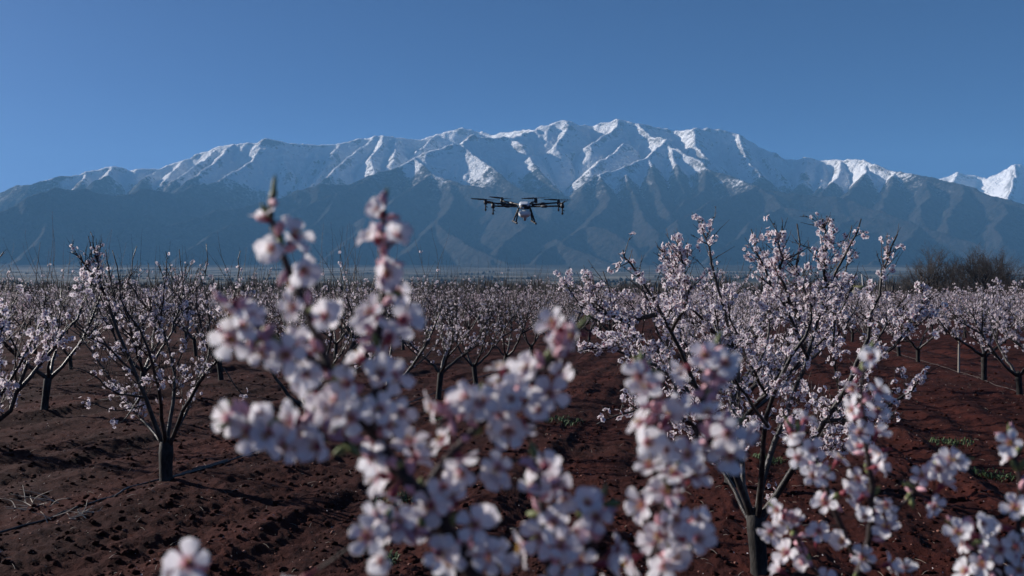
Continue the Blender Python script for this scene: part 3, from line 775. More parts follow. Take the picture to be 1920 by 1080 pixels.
def left_tree():
    rng = np.random.default_rng(8); sk = Skel()
    Y = 10.2
    base = P(312, 921, Y); base[2] = ground_z(base[0], base[1]); B = base
    def L(*c): return [P(px, py, Y+dy)-B for px, py, dy in c]
    tr = resample([(0, 0, -.25), (0, 0, 0)]+L((311, 880, 0), (312, 828, 0)), 9)
    sk.trunk.add(tr, np.array([.10, .086, .074, .068, .066, .066, .068, .073, .066]), 11)
    limbs = [
        (0.029, [(308, 838, 0), (285, 780, -.05), (252, 700, -.1), (216, 608, -.1), (198, 555, -.1), (172, 520, -.1), (150, 480, -.1), (134, 474, -.1)]),
        (0.024, [(312, 838, 0), (322, 770, .1), (326, 700, .2), (300, 610, .3), (262, 560, .3), (240, 520, .3), (258, 462, .3)]),
        (0.026, [(316, 838, 0), (345, 770, -.2), (385, 700, -.35), (425, 650, -.45), (455, 590, -.5), (468, 520, -.5)]),
        (0.023, [(310, 838, 0), (300, 760, -.35), (285, 680, -.6), (262, 620, -.7), (230, 560, -.8), (212, 470, -.8)]),
        (0.022, [(316, 838, 0), (340, 790, .35), (372, 720, .7), (395, 640, .85), (388, 540, .9), (388, 458, .9)]),
        (0.019, [(308, 838, 0), (270, 790, .3), (220, 730, .6), (170, 660, .8), (120, 600, .9)]),
    ]
    side = [
        (.016, [(198, 555, -.1), (186, 530, -.15), (175, 490, -.15), (165, 442, -.15)]),
        (.014, [(190, 545, -.1), (185, 500, -.2), (178, 470, -.2), (173, 436, -.2)]),
        (.013, [(216, 608, -.1), (214, 560, -.05), (204, 510, 0), (199, 465, 0)]),
        (.013, [(252, 700, -.1), (200, 650, -.35), (150, 620, -.5), (110, 560, -.55)]),
        (.012, [(270, 745, -.1), (215, 735, -.4), (170, 700, -.55), (130, 690, -.6)]),
        (.014, [(425, 650, -.45), (430, 590, -.4), (446, 530, -.4), (447, 472, -.4)]),
        (0.009, [(300, 610, .3), (305, 560, .2), (312, 500, .2), (310, 470, .2)]),
        (0.009, [(326, 700, .2), (352, 620, .1), (346, 560, .1), (335, 466, .1)]),
        (0.009, [(300, 640, .3), (285, 590, .3), (282, 540, .3), (280, 497, .3)]),
    ]
    for i, (r, c) in enumerate(limbs):
        p = wobble(resample(L(*c), 16), .012, rng); sk.limbs.append((p, r+(.0040-r)*np.linspace(0, 1, 16)**.8))
        shoots_on(sk, p[:14], rng, 36, (.3, .8), .22, .042, .2, .5, .3, .35, 4, .005, .0050)
    for r, c in side:
        p = wobble(resample(L(*c), 12), .010, rng); sk.limbs.append((p, r+(.0038-r)*np.linspace(0, 1, 12)**.8))
        shoots_on(sk, p[:8], rng, 16, (.2, .55), .30, .042, .05, .45, .3, .3, 4, .005, .0046)
        for s in range(5, 12):
            if rng.random() < .15: clump(sk, p[s], unit(p[s]-p[s-1]), rng, 2, .042)
            else:
                bd = unit(rng.normal(0, 1, 3)+np.array((0, 0, .6))); sk.twigs.add([p[s], p[s]+bd*.008, p[s]+bd*.016], [.003, .0045, .002], 3)
    # low drooping sprays on the left side
    for c in ([(270, 760, .1), (215, 770, -.1), (165, 752, -.2), (135, 748, -.25)], [(262, 745, -.1), (230, 790, -.3), (205, 790, -.35)], [(420, 690, -.3), (450, 735, -.4), (480, 745, -.4)]):
        p = resample(L(*c), 9); sk.limbs.append((p, np.linspace(.008, .003, 9)))
        shoots_on(sk, p, rng, 6, (.08, .2), .6, .042, .2, 0, 0, .05, 4, .004)
    return tree_with_flowers('almond_tree', 'dark sparsely flowering almond tree with bare whips, left of the near blossoms', sk, tuple(B), rng, 300, 'almond trees of the orchard')

big_right_tree(); left_tree()

# the rest of the orchard: a handful of trees, each copied with its parts
VAR_SPARSE, VAR_DENSE, VAR_FAR = [], [], []
def variant(seed, shape, far=False, **kw):
    rng = np.random.default_rng(seed+900)
    sk = auto_tree(seed, **kw)
    ms = skel_meshes(sk, shape, rng, 4 if far else 6, one_wood=far)
    pos, di, sz = ms['bl']
    ms['blossoms'] = flowers_mesh('blossoms', pos, di, sz, shape, rng)
    for m in (M_PETAL_MID, M_CENTRE): ms['blossoms'].materials.append(m)
    return ms
for i in range(5): VAR_SPARSE.append(variant(20+i, SMALL, H=(2.9, 2.7, 3.05, 2.8, 2.95)[i], bloom=(.20, .28, .16, .34, .23)[i], shoots=22, whips=7, bud_r=.004, bare=.2, R=1.5, sub=.22, kt=3, trunk_h=.52, r=.058))
for i in range(5): VAR_DENSE.append(variant(40+i, SMALL, H=(2.5, 2.65, 2.4, 2.6, 2.75)[i], bloom=(.55, .48, .62, .5, .4)[i], shoots=21, whips=4, R=1.6, bare=.06, sub=.2, kt=3))
for i in range(4): VAR_FAR.append(variant(60+i, TINY, True, H=2.75, bloom=(.42, .3, .38, .22)[i], size=.07, shoots=9, whips=5, k=4, kt=3, sub=0, R=1.5, bare=.1))
def orchard():
    rng = np.random.default_rng(77)
    names = {(0, 1): 'left-hand edge'}
    ys0 = [7.2, 10.4, 13.5, 16.6, 19.7, 23.0, 26.6]
    cand = []
    for k in range(-14, 15):
        ys = list(ys0)
        if k == 2: ys = [7.0, 10.2, 13.4, 16.6, 19.9, 23.3, 29.4]
        elif k != 0 and k != 1: ys = [y+rng.uniform(-.4, .4) for y in ys0]
        y = ys[-1]
        while y < 106: y += 3.3+rng.normal(0, .12); ys.append(y)
        for q, y in enumerate(ys):
            x = ROW_X(k, y)+rng.normal(0, .08)
            if k == 0 and q == 0: x -= .35
            if abs(x) > 0.535*y+1.6: continue
            if k == 1 and q == 0: continue        # the big tree
            if k == 0 and q == 1: continue        # the left tree
            if k == 0 and q in (4, 5, 6):
                x, y = [ground_at(822, 750), ground_at(892, 722), ground_at(945, 700)][q-4][:2]
            if k == 2 and q in (4, 5): x, y = [ground_at(1912, 748), ground_at(1845, 720)][q-4][:2]
            cand.append((y, x, k, q))
    cand.sort()
    cand = cand[:286]
    special = {(0, 0): 'almond tree with dense white blossom cut off by the left edge of the picture',
               (0, 4): 'almond tree on a short trunk, front one of three in the central row',
               (0, 5): 'almond tree on a short trunk, second of three in the central row',
               (0, 6): 'almond tree on a short trunk, third and smallest of three in the central row',
               (2, 4): 'almond tree at the right edge with a short dark trunk on red soil',
               (2, 5): 'almond tree with forked trunk just left of the one at the right edge',
               (0, 2): 'almond tree behind the big near flowers, second behind the dark left tree',
               (1, 1): 'almond tree directly behind the big pink blossoming tree'}
    cnt = {}; ORD = 'first second third fourth fifth sixth seventh eighth ninth tenth eleventh twelfth thirteenth fourteenth fifteenth sixteenth'.split()
    for n, (y, x, k, q) in enumerate(cand):
        if y > 45: ms = VAR_FAR[rng.integers(0, 4)]
        elif k <= 0 and not (k == 0 and q == 0): ms = VAR_SPARSE[rng.integers(0, 5)]
        else: ms = VAR_DENSE[rng.integers(0, 5)]
        sc = rng.uniform(.9, 1.08)
        if (k, q) == (0, 0): sc = .98
        if (k, q) in special:
            lab = special[(k, q)]; cnt[k] = cnt.get(k, {0: 0, 1: 1}.get(k, 0))+1
        elif y < 48:
            cnt[k] = cnt.get(k, {0: 3, 1: 1}.get(k, 0))+1
            row = {0: 'row of the dark left tree', 1: 'row of the big tree'}.get(k) or '%s row %s' % (ORD[abs(k)-(2 if k > 0 else 1)], 'right of the big tree' if k > 0 else 'left of the dark tree')
            lab = 'almond tree, %s from front, %s' % (ORD[cnt[k]-1] if cnt[k] <= len(ORD) else 'last', row)
        else:
            px = 960+x/y*FPX
            where = next(w for lim, w in ((170, 'at the far left'), (430, 'behind the dark left tree'), (800, 'behind the near white blossoms'), (1080, 'under the drone'), (1700, 'behind the big tree'), (9999, 'at the far right')) if px < lim)
            lab = '%s almond tree, %s' % ('small greyish' if y < 74 else 'tiny farthest', where)
        place_tree('almond_tree', lab, ms, (x, y, ground_z(x, y) if y < 130 else 0), (rng.uniform(0, 6.28) if (k, q) != (0, 0) else 2.2), sc, 'almond trees of the orchard', ms['blossoms'])
orchard()

# ------------------------------------------------------------------ the blossoming tree right in front of the lens
def near_tree():
    rng = np.random.default_rng(31)
    base = np.array((0.30, 1.16, 0.0))
    r = empty('almond_tree', tuple(base), 'white almond blossom branches close to the lens, out of focus', 'almond tree', 'almond trees of the orchard')
    t = Tubes(); tp = resample([(0, 0, -.25), (0, 0, 0), (.01, 0, .25), (0, 0, .5)], 9)
    t.add(tp, .075*np.array([1.5, 1.3, 1.12, 1.02, 1, 1, 1, 1.05, 1]), 12)
    link('trunk', t.mesh('trunk'), [M_BARK], r)
    # limbs from the trunk up to where branches enter the picture, then branches as seen
    def Q(px, py, d): return P(px, py, d)-base
    top = np.array((0, 0, .45))
    specs = [   # lower control points (local), branch pixels with depth, radius at the bottom and at the tip, extra flowers (from, to, count)
        ([top, (-.12, -.10, .85)], [(985, 1290, .97), (940, 1160, .96), (892, 1085, .95), (850, 1010, .95), (788, 930, .95), (738, 868, .95), (700, 810, .95), (650, 750, .95), (615, 690, .96), (582, 600, .97), (540, 505, .98), (517, 440, .99), (508, 362, 1.0)], .011, .0022, (.30, .80, 15)),
        ([], [(735, 868, .95), (690, 845, .94), (640, 826, .92), (560, 800, .91), (485, 790, .90), (445, 790, .90)], .0036, .0016, (.2, .9, 3)),
        ([], [(690, 800, .95), (706, 720, .97), (712, 620, .98), (722, 520, .99), (716, 440, 1.0), (718, 385, 1.0)], .005, .002, (.0, .5, 4)),
        ([], [(790, 930, .95), (835, 865, .96), (905, 790, .98), (970, 735, .98), (1035, 675, .97), (1078, 615, .96)], .0045, .002, (.25, .95, 9)),
        ([], [(612, 690, .96), (560, 660, .93), (500, 640, .92), (452, 612, .91), (430, 575, .91)], .0034, .0016, (.1, .6, 2)),
        ([], [(848, 1010, .95), (800, 1000, .93), (750, 985, .92), (712, 995, .92)], .0036, .0018, (.1, .9, 2)),
        ([], [(820, 800, .97), (850, 775, .97), (885, 755, .97)], .003, .0016, (.3, .9, 1)),
        ([top, (-.02, -.12, .85)], [(1050, 1290, .95), (1035, 1130, .95), (1022, 1020, .95), (1015, 930, .96), (1003, 862, .96)], .006, .002, (.25, .95, 9)),
        ([], [(1035, 1120, .95), (1080, 1060, .95), (1110, 1000, .95), (1122, 945, .95)], .004, .002, (.2, .9, 3)),
        ([top, (.10, -.08, .85)], [(1225, 1290, 1.05), (1232, 1100, 1.04), (1243, 990, 1.03), (1262, 905, 1.02), (1300, 845, 1.01), (1345, 815, 1.0), (1372, 800, 1.0)], .0075, .002, (.2, 1.0, 15)),
        ([], [(1255, 920, 1.02), (1235, 850, 1.03), (1228, 780, 1.04), (1212, 720, 1.05), (1206, 690, 1.05)], .0036, .0018, (.15, .95, 3)),
        ([], [(1300, 845, 1.01), (1320, 760, 1.02), (1334, 700, 1.03), (1338, 655, 1.03)], .0034, .0018, (.6, 1.0, 2)),
        ([top, (.16, .10, .9)], [(1560, 1250, 1.45), (1600, 1110, 1.43), (1632, 1000, 1.42), (1632, 900, 1.42), (1620, 800, 1.42), (1615, 730, 1.42), (1628, 662, 1.42)], .008, .002, (.2, .95, 10)),
        ([], [(1612, 1060, 1.43), (1570, 970, 1.42), (1540, 885, 1.42), (1505, 830, 1.41), (1484, 805, 1.41)], .0045, .002, (.3, .95, 5)),
        ([], [(1570, 1110, 1.44), (1520, 1060, 1.43), (1490, 1000, 1.42), (1462, 960, 1.42)], .0045, .002, (.1, .9, 5)),
        ([], [(1632, 1000, 1.42), (1680, 960, 1.40), (1728, 905, 1.38), (1775, 872, 1.37), (1800, 858, 1.36)], .0036, .0018, (.55, 1.0, 2)),
        ([top, (.20, .05, .9)], [(1880, 1250, 1.30), (1905, 1110, 1.30), (1908, 1000, 1.30), (1913, 910, 1.30), (1896, 822, 1.30)], .007, .002, (.15, .65, 5)),
        ([], [(1900, 1130, 1.30), (1860, 1070, 1.30), (1825, 1020, 1.30), (1792, 985, 1.30)], .0045, .002, (.15, .95, 3)),
        ([top, (-.22, -.12, .85)], [(420, 1290, .86), (385, 1150, .86), (362, 1105, .86), (352, 1062, .86)], .005, .002, (.0, .1, 1)),
    ]
    lines = []
    for low, px, r0, r1, fill in specs:
        c = [np.array(l, float) for l in low]+[Q(*p) for p in px]
        n = 14+4*len(px)
        p = wobble(resample(c, n), .0012, rng)
        rr = r0+(r1-r0)*np.linspace(0, 1, n)**1.15
        if low: rr = rr + .022*np.clip(1-np.linspace(0, 1, n)*5, 0, 1)
        rr = rr*(1+rng.normal(0, .05, n)); lines.append([p, rr, fill, Tubes(), len(low)])
    pix = """500,408 514,462 551,445 567,507 555,536 553,576 712,398 707,451 740,448 723,516 743,548 473,598 435,575 452,612 607,598 700,587 730,630
    434,633 498,660 538,665 596,697 562,709 487,778 506,812 551,790 536,833 575,820 600,838 468,807 730,640 715,705 738,702 677,675 655,720 713,769 753,773 724,799 770,833
    694,858 711,893 613,760 632,752 660,786 643,790 830,914 851,937 860,858 832,829 868,884 937,875 881,760 907,752 736,999 690,1007 707,969 749,982 715,1046 822,1037 907,973 890,985
    850,1050 898,1046 932,1046 907,803 932,731 966,748 992,692 954,807 809,948 1043,612 1082,628 1050,668 999,693 964,742 1031,737 934,779 980,798 1013,770 939,880 879,745 902,755
    1022,876 999,918 1059,927 1036,978 1013,1006 1050,1025 1119,969 1100,950 1156,1029 1087,1057 1133,1057 1184,1050 920,1043 1217,728 1200,705 1249,788 1203,798 1212,830 1339,700 1323,668 1360,682
    1217,876 1249,844 1291,853 1342,830 1365,812 1370,853 1268,895 1300,895 1249,923 1207,946 1268,974 1305,974 1258,997 1281,1011 1305,1011 1240,1001 1263,1043 1244,1057
    1634,671 1602,722 1647,735 1600,767 1645,773 1611,812 1483,810 1524,846 1494,858 1540,893 1524,893 1549,944 1643,876 1655,846 1611,897 1664,944 1613,935 1664,990 1621,973 1583,1016 1617,1046
    1536,995 1468,973 1460,956 1494,978 1447,995 1477,1037 1506,1054 1464,1071 1698,1067 1664,1059 1728,893 1758,880 1783,863 1800,867 1766,910 1749,948 1894,829 1898,858 1796,999 1809,1016 1839,982 1834,1007
    1813,1071 1843,1059 1903,952 1885,990 1907,1025 1877,1029 1911,1071 352,1056 332,1088 570,1086"""
    spots = [tuple(map(float, q.split(','))) for q in pix.split()]
    flowers = []
    allp = np.concatenate([l[0] for l in lines]); own = np.concatenate([np.full(len(l[0]), i) for i, l in enumerate(lines)])
    for px, py in spots:
        best = None
        for i, l in enumerate(lines):
            w = l[0]+base; d = w[:, 1]
            u = 960+w[:, 0]/d*FPX; v = 556-(w[:, 2]-CAMZ)/d*FPX
            q = np.hypot(u-px, v-py); j = int(np.argmin(q))
            if best is None or q[j] < best[0]: best = (q[j], i, j)
        _, i, j = best
        d = (lines[i][0][j]+base)[1]+rng.uniform(-.028, .006)
        p = Q(px, py, d)
        out = unit(p-lines[i][0][j]+rng.normal(0, .004, 3))
        face = unit(.8*out+rng.normal(0, .55, 3)+np.array((-.35, -.75, .2)))
        flowers.append((p, face, i, j))
    for i, l in enumerate(lines):
        a, b, cnt = l[2]; n = len(l[0])
        # the fraction counts along the part of the branch that the picture shows
        w = l[0]+base; v = 556-(w[:, 2]-CAMZ)/w[:, 1]*FPX
        f0 = int(np.argmax(v < 1130)) if (v < 1130).any() else 0
        for _ in range(cnt):
            j = int(f0+(n-1-f0)*rng.uniform(a, b)); j = min(max(j, 1), n-1)
            ax = unit(l[0][j]-l[0][j-1]); o = rng.normal(0, 1, 3); o = unit(o-ax*np.dot(o, ax))
            p = l[0][j]+o*rng.uniform(.016, .032)+ax*rng.uniform(-.012, .012)
            if any(np.linalg.norm(p-f[0]) < .023 for f in flowers): continue
            flowers.append((p, unit(o+.35*rng.normal(0, 1, 3)+np.array((-.1, -.3, .15))), i, j))
    # stalks: each flower hangs on a short spur of its branch; buds and leaf tips between
    for p, face, i, j in flowers:
        q = lines[i][0][j]; e = p-face*.016
        if np.linalg.norm(e-q) > .004:
            m = (q+e)/2+rng.normal(0, .002, 3); lines[i][3].add([q, m, e], [.0016, .0011, .001], 4)
    buds = Tubes(); tips = Tubes()
    for l in lines:
        n = len(l[0])
        for j in range(n//3, n, 2):
            for _ in range(2):
                o = unit(rng.normal(0, 1, 3)+np.array((0, 0, .7)))
                q = l[0][j]
                (buds if rng.random() < .82 else tips).add([q, q+o*.007, q+o*.013, q+o*.02], [.001, .0034, .0042, .001], 6)
        q = l[0][-1]; ax = unit(l[0][-1]-l[0][-3])
        tips.add([q, q+ax*.006, q+ax*.013, q+ax*.02], [l[1][-1], .0028, .0024, .0006], 6)
    for l in lines:
        l[3].add(l[0], l[1], 9)
        link('limb' if l[4] else 'branch', l[3].mesh('branch'), [M_TWIG], r)
    tag(link('buds', buds.mesh('buds'), [plain('pink_bud', (.62, .33, .38), .6)], r), kind='stuff')
    tag(link('leaf_tips', tips.mesh('leaf_tips'), [M_GREEN], r), kind='stuff')
    print('near flowers', len(flowers))
    for n, (p, face, i, j) in enumerate(flowers[:300]):
        R = Matrix(rot_to(face[None], rng.uniform(0, 6.28, 1))[0]).to_4x4()
        o = bpy.data.objects.new('blossom', BLOSSOM[rng.integers(0, 8)]); COL.objects.link(o); o.parent = r
        o.matrix_local = Matrix.Translation(p) @ R @ Matrix.Scale(rng.uniform(.78, 1.04), 4)
        c = bpy.data.objects.new('flower_centre', CENTRE[n % 3]); COL.objects.link(c); c.parent = o
near_tree()

# ------------------------------------------------------------------ the spraying drone
M_CARBON = plain('drone_carbon', (.008, .009, .011), .6, 0, .2, 60)
M_DARK = plain('drone_dark_plastic', (.02, .021, .025), .5)
M_SHELL = plain('drone_pale_shell', (.66, .69, .72), .35)
M_TANK = plain('drone_tank', (.9, .9, .9), .45, 0, .05, 12)
M_PROP = plain('propeller_blade', (.02, .02, .023), .4)
M_ALU = plain('drone_metal', (.55, .56, .58), .3, .8)
def lathe(prof, k=16, axis='z'):
    """profile of (radius, z)"""
    v = []; q = []
    for r_, z in prof:
        for a in range(k): v.append((r_*math.cos(a*2*math.pi/k), r_*math.sin(a*2*math.pi/k), z))
    for i in range(len(prof)-1):
        for a in range(k): q.append((i*k+a, i*k+(a+1) % k, (i+1)*k+(a+1) % k, (i+1)*k+a))
    v += [(0, 0, prof[0][1]), (0, 0, prof[-1][1])]; n = len(v)
    t = [((a+1) % k, a, n-2) for a in range(k)]+[((len(prof)-1)*k+a, (len(prof)-1)*k+(a+1) % k, n-1) for a in range(k)]
    return np.array(v, float), np.array(q), np.array(t)
def superbox(sx, sy, sz, e=4.0, nu=20, nv=12):
    """rounded box"""
    v = []; q = []
    f = lambda w: math.copysign(abs(w)**(2/e), w)
    for i in range(nv+1):
        ph = -math.pi/2+math.pi*i/nv
        for j in range(nu):
            th = 2*math.pi*j/nu
            v.append((sx*f(math.cos(ph))*f(math.cos(th)), sy*f(math.cos(ph))*f(math.sin(th)), sz*f(math.sin(ph))))
    for i in range(nv):
        for j in range(nu): q.append((i*nu+j, i*nu+(j+1) % nu, (i+1)*nu+(j+1) % nu, (i+1)*nu+j))
    return np.array(v), np.array(q)
def drone():
    D = 24.0
    c = P(983, 391, D)
    r = empty('drone', tuple(c), 'six-armed crop-spraying drone hovering in front of the mountains', 'drone'); r.scale = (.96, .96, .96)
    px = D/FPX
    def W(x, y, dy=0): return P(x, y, D+dy)-c
    def part(name, me, mat, parent=r, loc=None, rot=None):
        o = link(name, me, [mat], parent)
        if loc is not None: o.location = loc
        if rot is not None: o.rotation_euler = rot
        return o
    v, q = superbox(.155, .28, .06, 3.2); part('body', mesh_np('body', v, [q], smooth=True), M_DARK, loc=W(984.5, 388), rot=(.12, 0, 0))
    v, q = superbox(.125, .20, .035, 5); v[:, 2] += .0; v[:, 0] *= 1-.15*(v[:, 2]/.035)
    part('top_cover', mesh_np('top_cover', v, [q], smooth=True), M_SHELL, loc=W(983, 382, -.16), rot=(.26, 0, 0))
    v, q = superbox(.075, .05, .05, 3); part('nose_cover', mesh_np('nose_cover', v, [q], smooth=True), M_DARK, loc=W(983, 387, -.32))
    v, q = superbox(.045, .015, .018, 3); part('front_lamp', mesh_np('front_lamp', v, [q], smooth=True), M_ALU, loc=W(979, 390, -.385))
    v, q = superbox(.152, .21, .092, 2.6, 24, 14)
    v[:, 0] *= 1+.10*np.clip(v[:, 2]/.09, -1, 1)
    tk = part('tank', mesh_np('tank', v, [q], smooth=True), M_TANK, loc=W(983.5, 401.5, -.12))
    vv, qq, tt = lathe([(.03, -.07), (.035, -.02), (.05, .0), (.05, .03)], 12)
    part('tank_valve', mesh_np('tank_valve', vv, [qq, tt], smooth=False), M_ALU, tk, loc=(.01, -.08, -.105))
    # arms: (motor pixel, depth offset, blade angle)
    motors = [((907.5, 379), 0.0, .25), ((922, 386), -.72, 1.2), ((939.5, 376), .82, .5), ((1005.5, 376), .82, 2.9), ((1050, 379.5), .05, -.12), ((1057.5, 386), -.70, 1.75)]
    roots = [(968, 384, 0), (970, 387, -.2), (973, 383.5, .2), (992, 383, .2), (997, 383.5, 0), (997, 387, -.2)]
    for ((mx, my), dy, ang), rt in zip(motors, roots):
        m = W(mx, my, dy); rp = W(*rt)
        t = Tubes(); t.add([rp, rp+(m-rp)*.5, m-(m-rp)*.02], [.024, .022, .02], 10)
        arm = part('arm', t.mesh('arm'), M_CARBON)
        t = Tubes(); e = rp+(m-rp)*.42; t.add([e-(m-rp)*.10, e-(m-rp)*.06, e+(m-rp)*.06, e+(m-rp)*.10], [.024, .038, .038, .024], 10)
        part('folding_joint', t.mesh('folding_joint'), M_DARK, arm)
        vv, qq, tt = lathe([(.030, -.055), (.043, -.05), (.045, .015), (.040, .03), (.040, .05), (.02, .058), (.012, .075)], 16)
        part('motor', mesh_np('motor', vv, [qq, tt], smooth=False), M_DARK, loc=m)
        # propeller at rest: two twisted, tapered blades and a hub
        V = []; F = []
        for sgn in (1, -1):
            n = len(V)
            for i, s in enumerate(np.linspace(.03, .375, 8)):
                ch = .028+.020*math.sin(min(1, s/.18)*1.57)-.055*max(0, s-.12); tw = .38*(1-s/.5)
                for b in (-1, 1):
                    for h in (0, .004): V.append((sgn*s, sgn*b*ch*math.cos(tw), b*ch*math.sin(tw)+h+.02*s))
            for i in range(7):
                a = n+i*4; b_ = a+4
                F += [(a, a+2, b_+2, b_), (a+1, b_+1, b_+3, a+3), (a, b_, b_+1, a+1), (a+2, a+3, b_+3, b_+2)]
        pr = part('propeller', mesh_np('propeller', V, [np.array(F)]), M_PROP, loc=m+np.array((0, 0, .068)), rot=(.0, .03, ang))
        vv, qq, tt = lathe([(.034, -.006), (.034, .010), (.016, .022)], 12)
        part('propeller_hub', mesh_np('propeller_hub', vv, [qq, tt]), M_DARK, pr)
        # spray nozzle under the outer motors
        if abs(mx-983) > 55:
            t = Tubes(); t.add([(0, 0, -.04), (0, 0, -.12), (0, 0, -.17)], [.020, .018, .016], 8); t.add([(0, 0, -.17), (0, 0, -.185), (0, 0, -.21)], [.03, .032, .014], 10); t.add([(0, 0, -.10), (.035, -.01, -.11), (.05, -.01, -.125)], [.012, .012, .010], 6)
            part('spray_nozzle', t.mesh('spray_nozzle'), M_DARK, loc=m)
    # landing legs with skids
    for a, b, s0, s1 in (((972, 390, -.1), (965.5, 417, -.05), (960, 415, .42), (968.5, 419.5, -.5)), ((994, 388, -.1), (1002, 417, -.05), (997, 415, .42), (1006, 420.5, -.5))):
        for dy in (.28, -.28):
            t = Tubes(); p0 = W(a[0], a[1], a[2]+dy*.6); p1 = W(b[0], b[1], b[2]+dy); s_ = W(*s0); e_ = W(*s1)
            f = (p1[1]-s_[1])/(e_[1]-s_[1]); p1 = s_+(e_-s_)*f
            t.add([p0, (p0+p1)/2, p1], [.021, .020, .020], 9); part('leg', t.mesh('leg'), M_CARBON)
        t = Tubes(); t.add([W(*s0), (W(*s0)+W(*s1))/2, W(*s1)], [.024, .024, .024], 10); part('skid', t.mesh('skid'), M_CARBON)
drone()

# ------------------------------------------------------------------ far trees, treeline and the little things beyond the orchard
M_FARWOOD = plain('bare_wood', (.038, .030, .027), .8, 0, .3, .8)
def bare_tree_meshes(seed, H, R):
    rng = np.random.default_rng(seed); tr = Tubes(); cr = Tubes()
    tr.add(resample([(0, 0, -.4), (0, 0, 0), (rng.normal(0, .1), rng.normal(0, .1), H*.3), (rng.normal(0, .2), rng.normal(0, .2), H*.62)], 9), np.linspace(H*.024, H*.010, 9), 7)
    def rec(p, d, L, r, lev):
        n = 5; pts = [p]
        for i in range(n):
            d = unit(d+np.array((0, 0, .10))+rng.normal(0, .13, 3)); p = p+d*L/n; pts.append(p)
        cr.add(pts, np.linspace(r, r*.45, n+1), 4 if lev < 2 else 3, cap=False)
        if lev == 3: return
        for k in range(5 if lev else 4):
            q = pts[rng.integers(2, n+1)]
            rec(q, unit(d+rng.normal(0, .62, 3)), L*rng.uniform(.5, .75), r*.5, lev+1)
    for k in range(19):
        z = H*rng.uniform(.16, .62); a = rng.uniform(0, 6.28); o = np.array((math.cos(a), math.sin(a), rng.uniform(.5, 1.3)))
        rec(np.array((0, 0, z)), unit(o), R*rng.uniform(.5, .8), H*.012, 0)
    return tr.mesh('trunk'), cr.mesh('crown', smooth=False)
def far_trees():
    ms = [bare_tree_meshes(s, 8.5, 6.0) for s in (3, 4, 5)]
    spots = [(1738, 487, 205, 0, 'left of the pair of tall bare trees on the right'), (1845, 479, 200, 1, 'tallest bare tree on the right, rounded twiggy crown'),
             (1795, 512, 215, 2, 'low bare tree between two taller ones on the right'), (1893, 507, 195, 0, 'bare tree at the right edge, lower than its tall neighbour'),
             (1768, 497, 222, 1, 'bare tree touching the left tall one on its right side'), (1700, 522, 230, 2, 'small bare tree at the left end of the far group'),
             (1822, 498, 225, 2, 'bare tree half hidden behind the tallest one on its left'), (1868, 495, 228, 1, 'bare tree half hidden behind the tallest one on its right')]
    for i, (px, py, d, m, what) in enumerate(spots):
        p = P(px, 556, d); topz = P(px, py, d)[2]; sc = topz/9.3
        r = empty('bare_tree', (p[0], p[1], 0), ('dark leafless tree, ' if 'bare tree' not in what else '')+what if i else 'tall dark leafless tree, left one of the far pair on the right', 'tree', 'bare trees beyond the orchard')
        r.rotation_euler = (0, 0, i*1.3); r.scale = (sc*1.05, sc*1.05, sc)
        link('trunk', ms[m][0], [M_FARWOOD], r); link('crown', ms[m][1], [M_FARWOOD], r)
far_trees()
def treeline():
    rng = np.random.default_rng(12)
    t = Tubes()
    for k in range(1700):
        x = rng.uniform(-330, 330); y = rng.uniform(300, 420)+.05*abs(x)
        h = rng.uniform(5.2, 7.4)*(1+.35*vnoise(np.array([x/30]), np.array([.5]), 8)[0])
        for q in range(7):
            a = rng.uniform(0, 6.28); l = rng.uniform(.6, 1.7)
            z0 = h*rng.uniform(.0, .35)
            e = np.array((x+l*math.cos(a), y+l*math.sin(a), h*rng.uniform(.7, 1)))
            b = np.array((x, y, z0)); m = (b+e)/2+np.array((.35*l*math.cos(a), .35*l*math.sin(a), -.1))
            t.add([b, m, e], [.28, .26, .05], 3, cap=False)
    tag(link('treeline', t.mesh('treeline', smooth=False), [M_FARWOOD]), 'dark band of bare woodland behind the orchard', kind='stuff')
treeline()
def distant_orchard():
    rng = np.random.default_rng(13)
    t = Tubes(); pos = []; di = []
    for k in range(-60, 61):
        y = 107.0
        while y < 280:
            y += 3.6; x = ROW_X(k, y)+rng.normal(0, .2)
            if abs(x) > .54*y or rng.random() < .25: continue
            t.add([(x, y, 0), (x, y, .5), (x, y, 1.0)], [.07, .06, .05], 4, cap=False)
            for q in range(6):
                a = rng.uniform(0, 6.28); o = np.array((math.cos(a)*rng.uniform(.5, 1.5), math.sin(a)*rng.uniform(.5, 1.5), rng.uniform(.8, 1.6)))
                t.add([(x, y, .7), np.array((x, y, .6))+o*.5, np.array((x, y, .7))+o], [.04, .03, .015], 3, cap=False)
            for q in range(24):
                d = unit(rng.normal(0, 1, 3)); p = np.array((x, y, 1.55))+d*rng.uniform(.3, 1)**.5*np.array((1.5, 1.5, .85))
                pos.append(p); di.append(unit(d+rng.normal(0, .6, 3)))
    n = len(pos)
    a = tag(link('distant_orchard', flowers_mesh('distant_orchard', pos, di, rng.uniform(.09, .22, n), TINY, rng), [M_PETAL_MID, M_CENTRE]), 'pale far blossom of the orchard rows before the treeline', kind='stuff')
    tag(link('distant_branches', t.mesh('distant_branches', smooth=False), [M_BARK]), 'thin dark trunks and branches of the far orchard rows', kind='stuff')
distant_orchard()
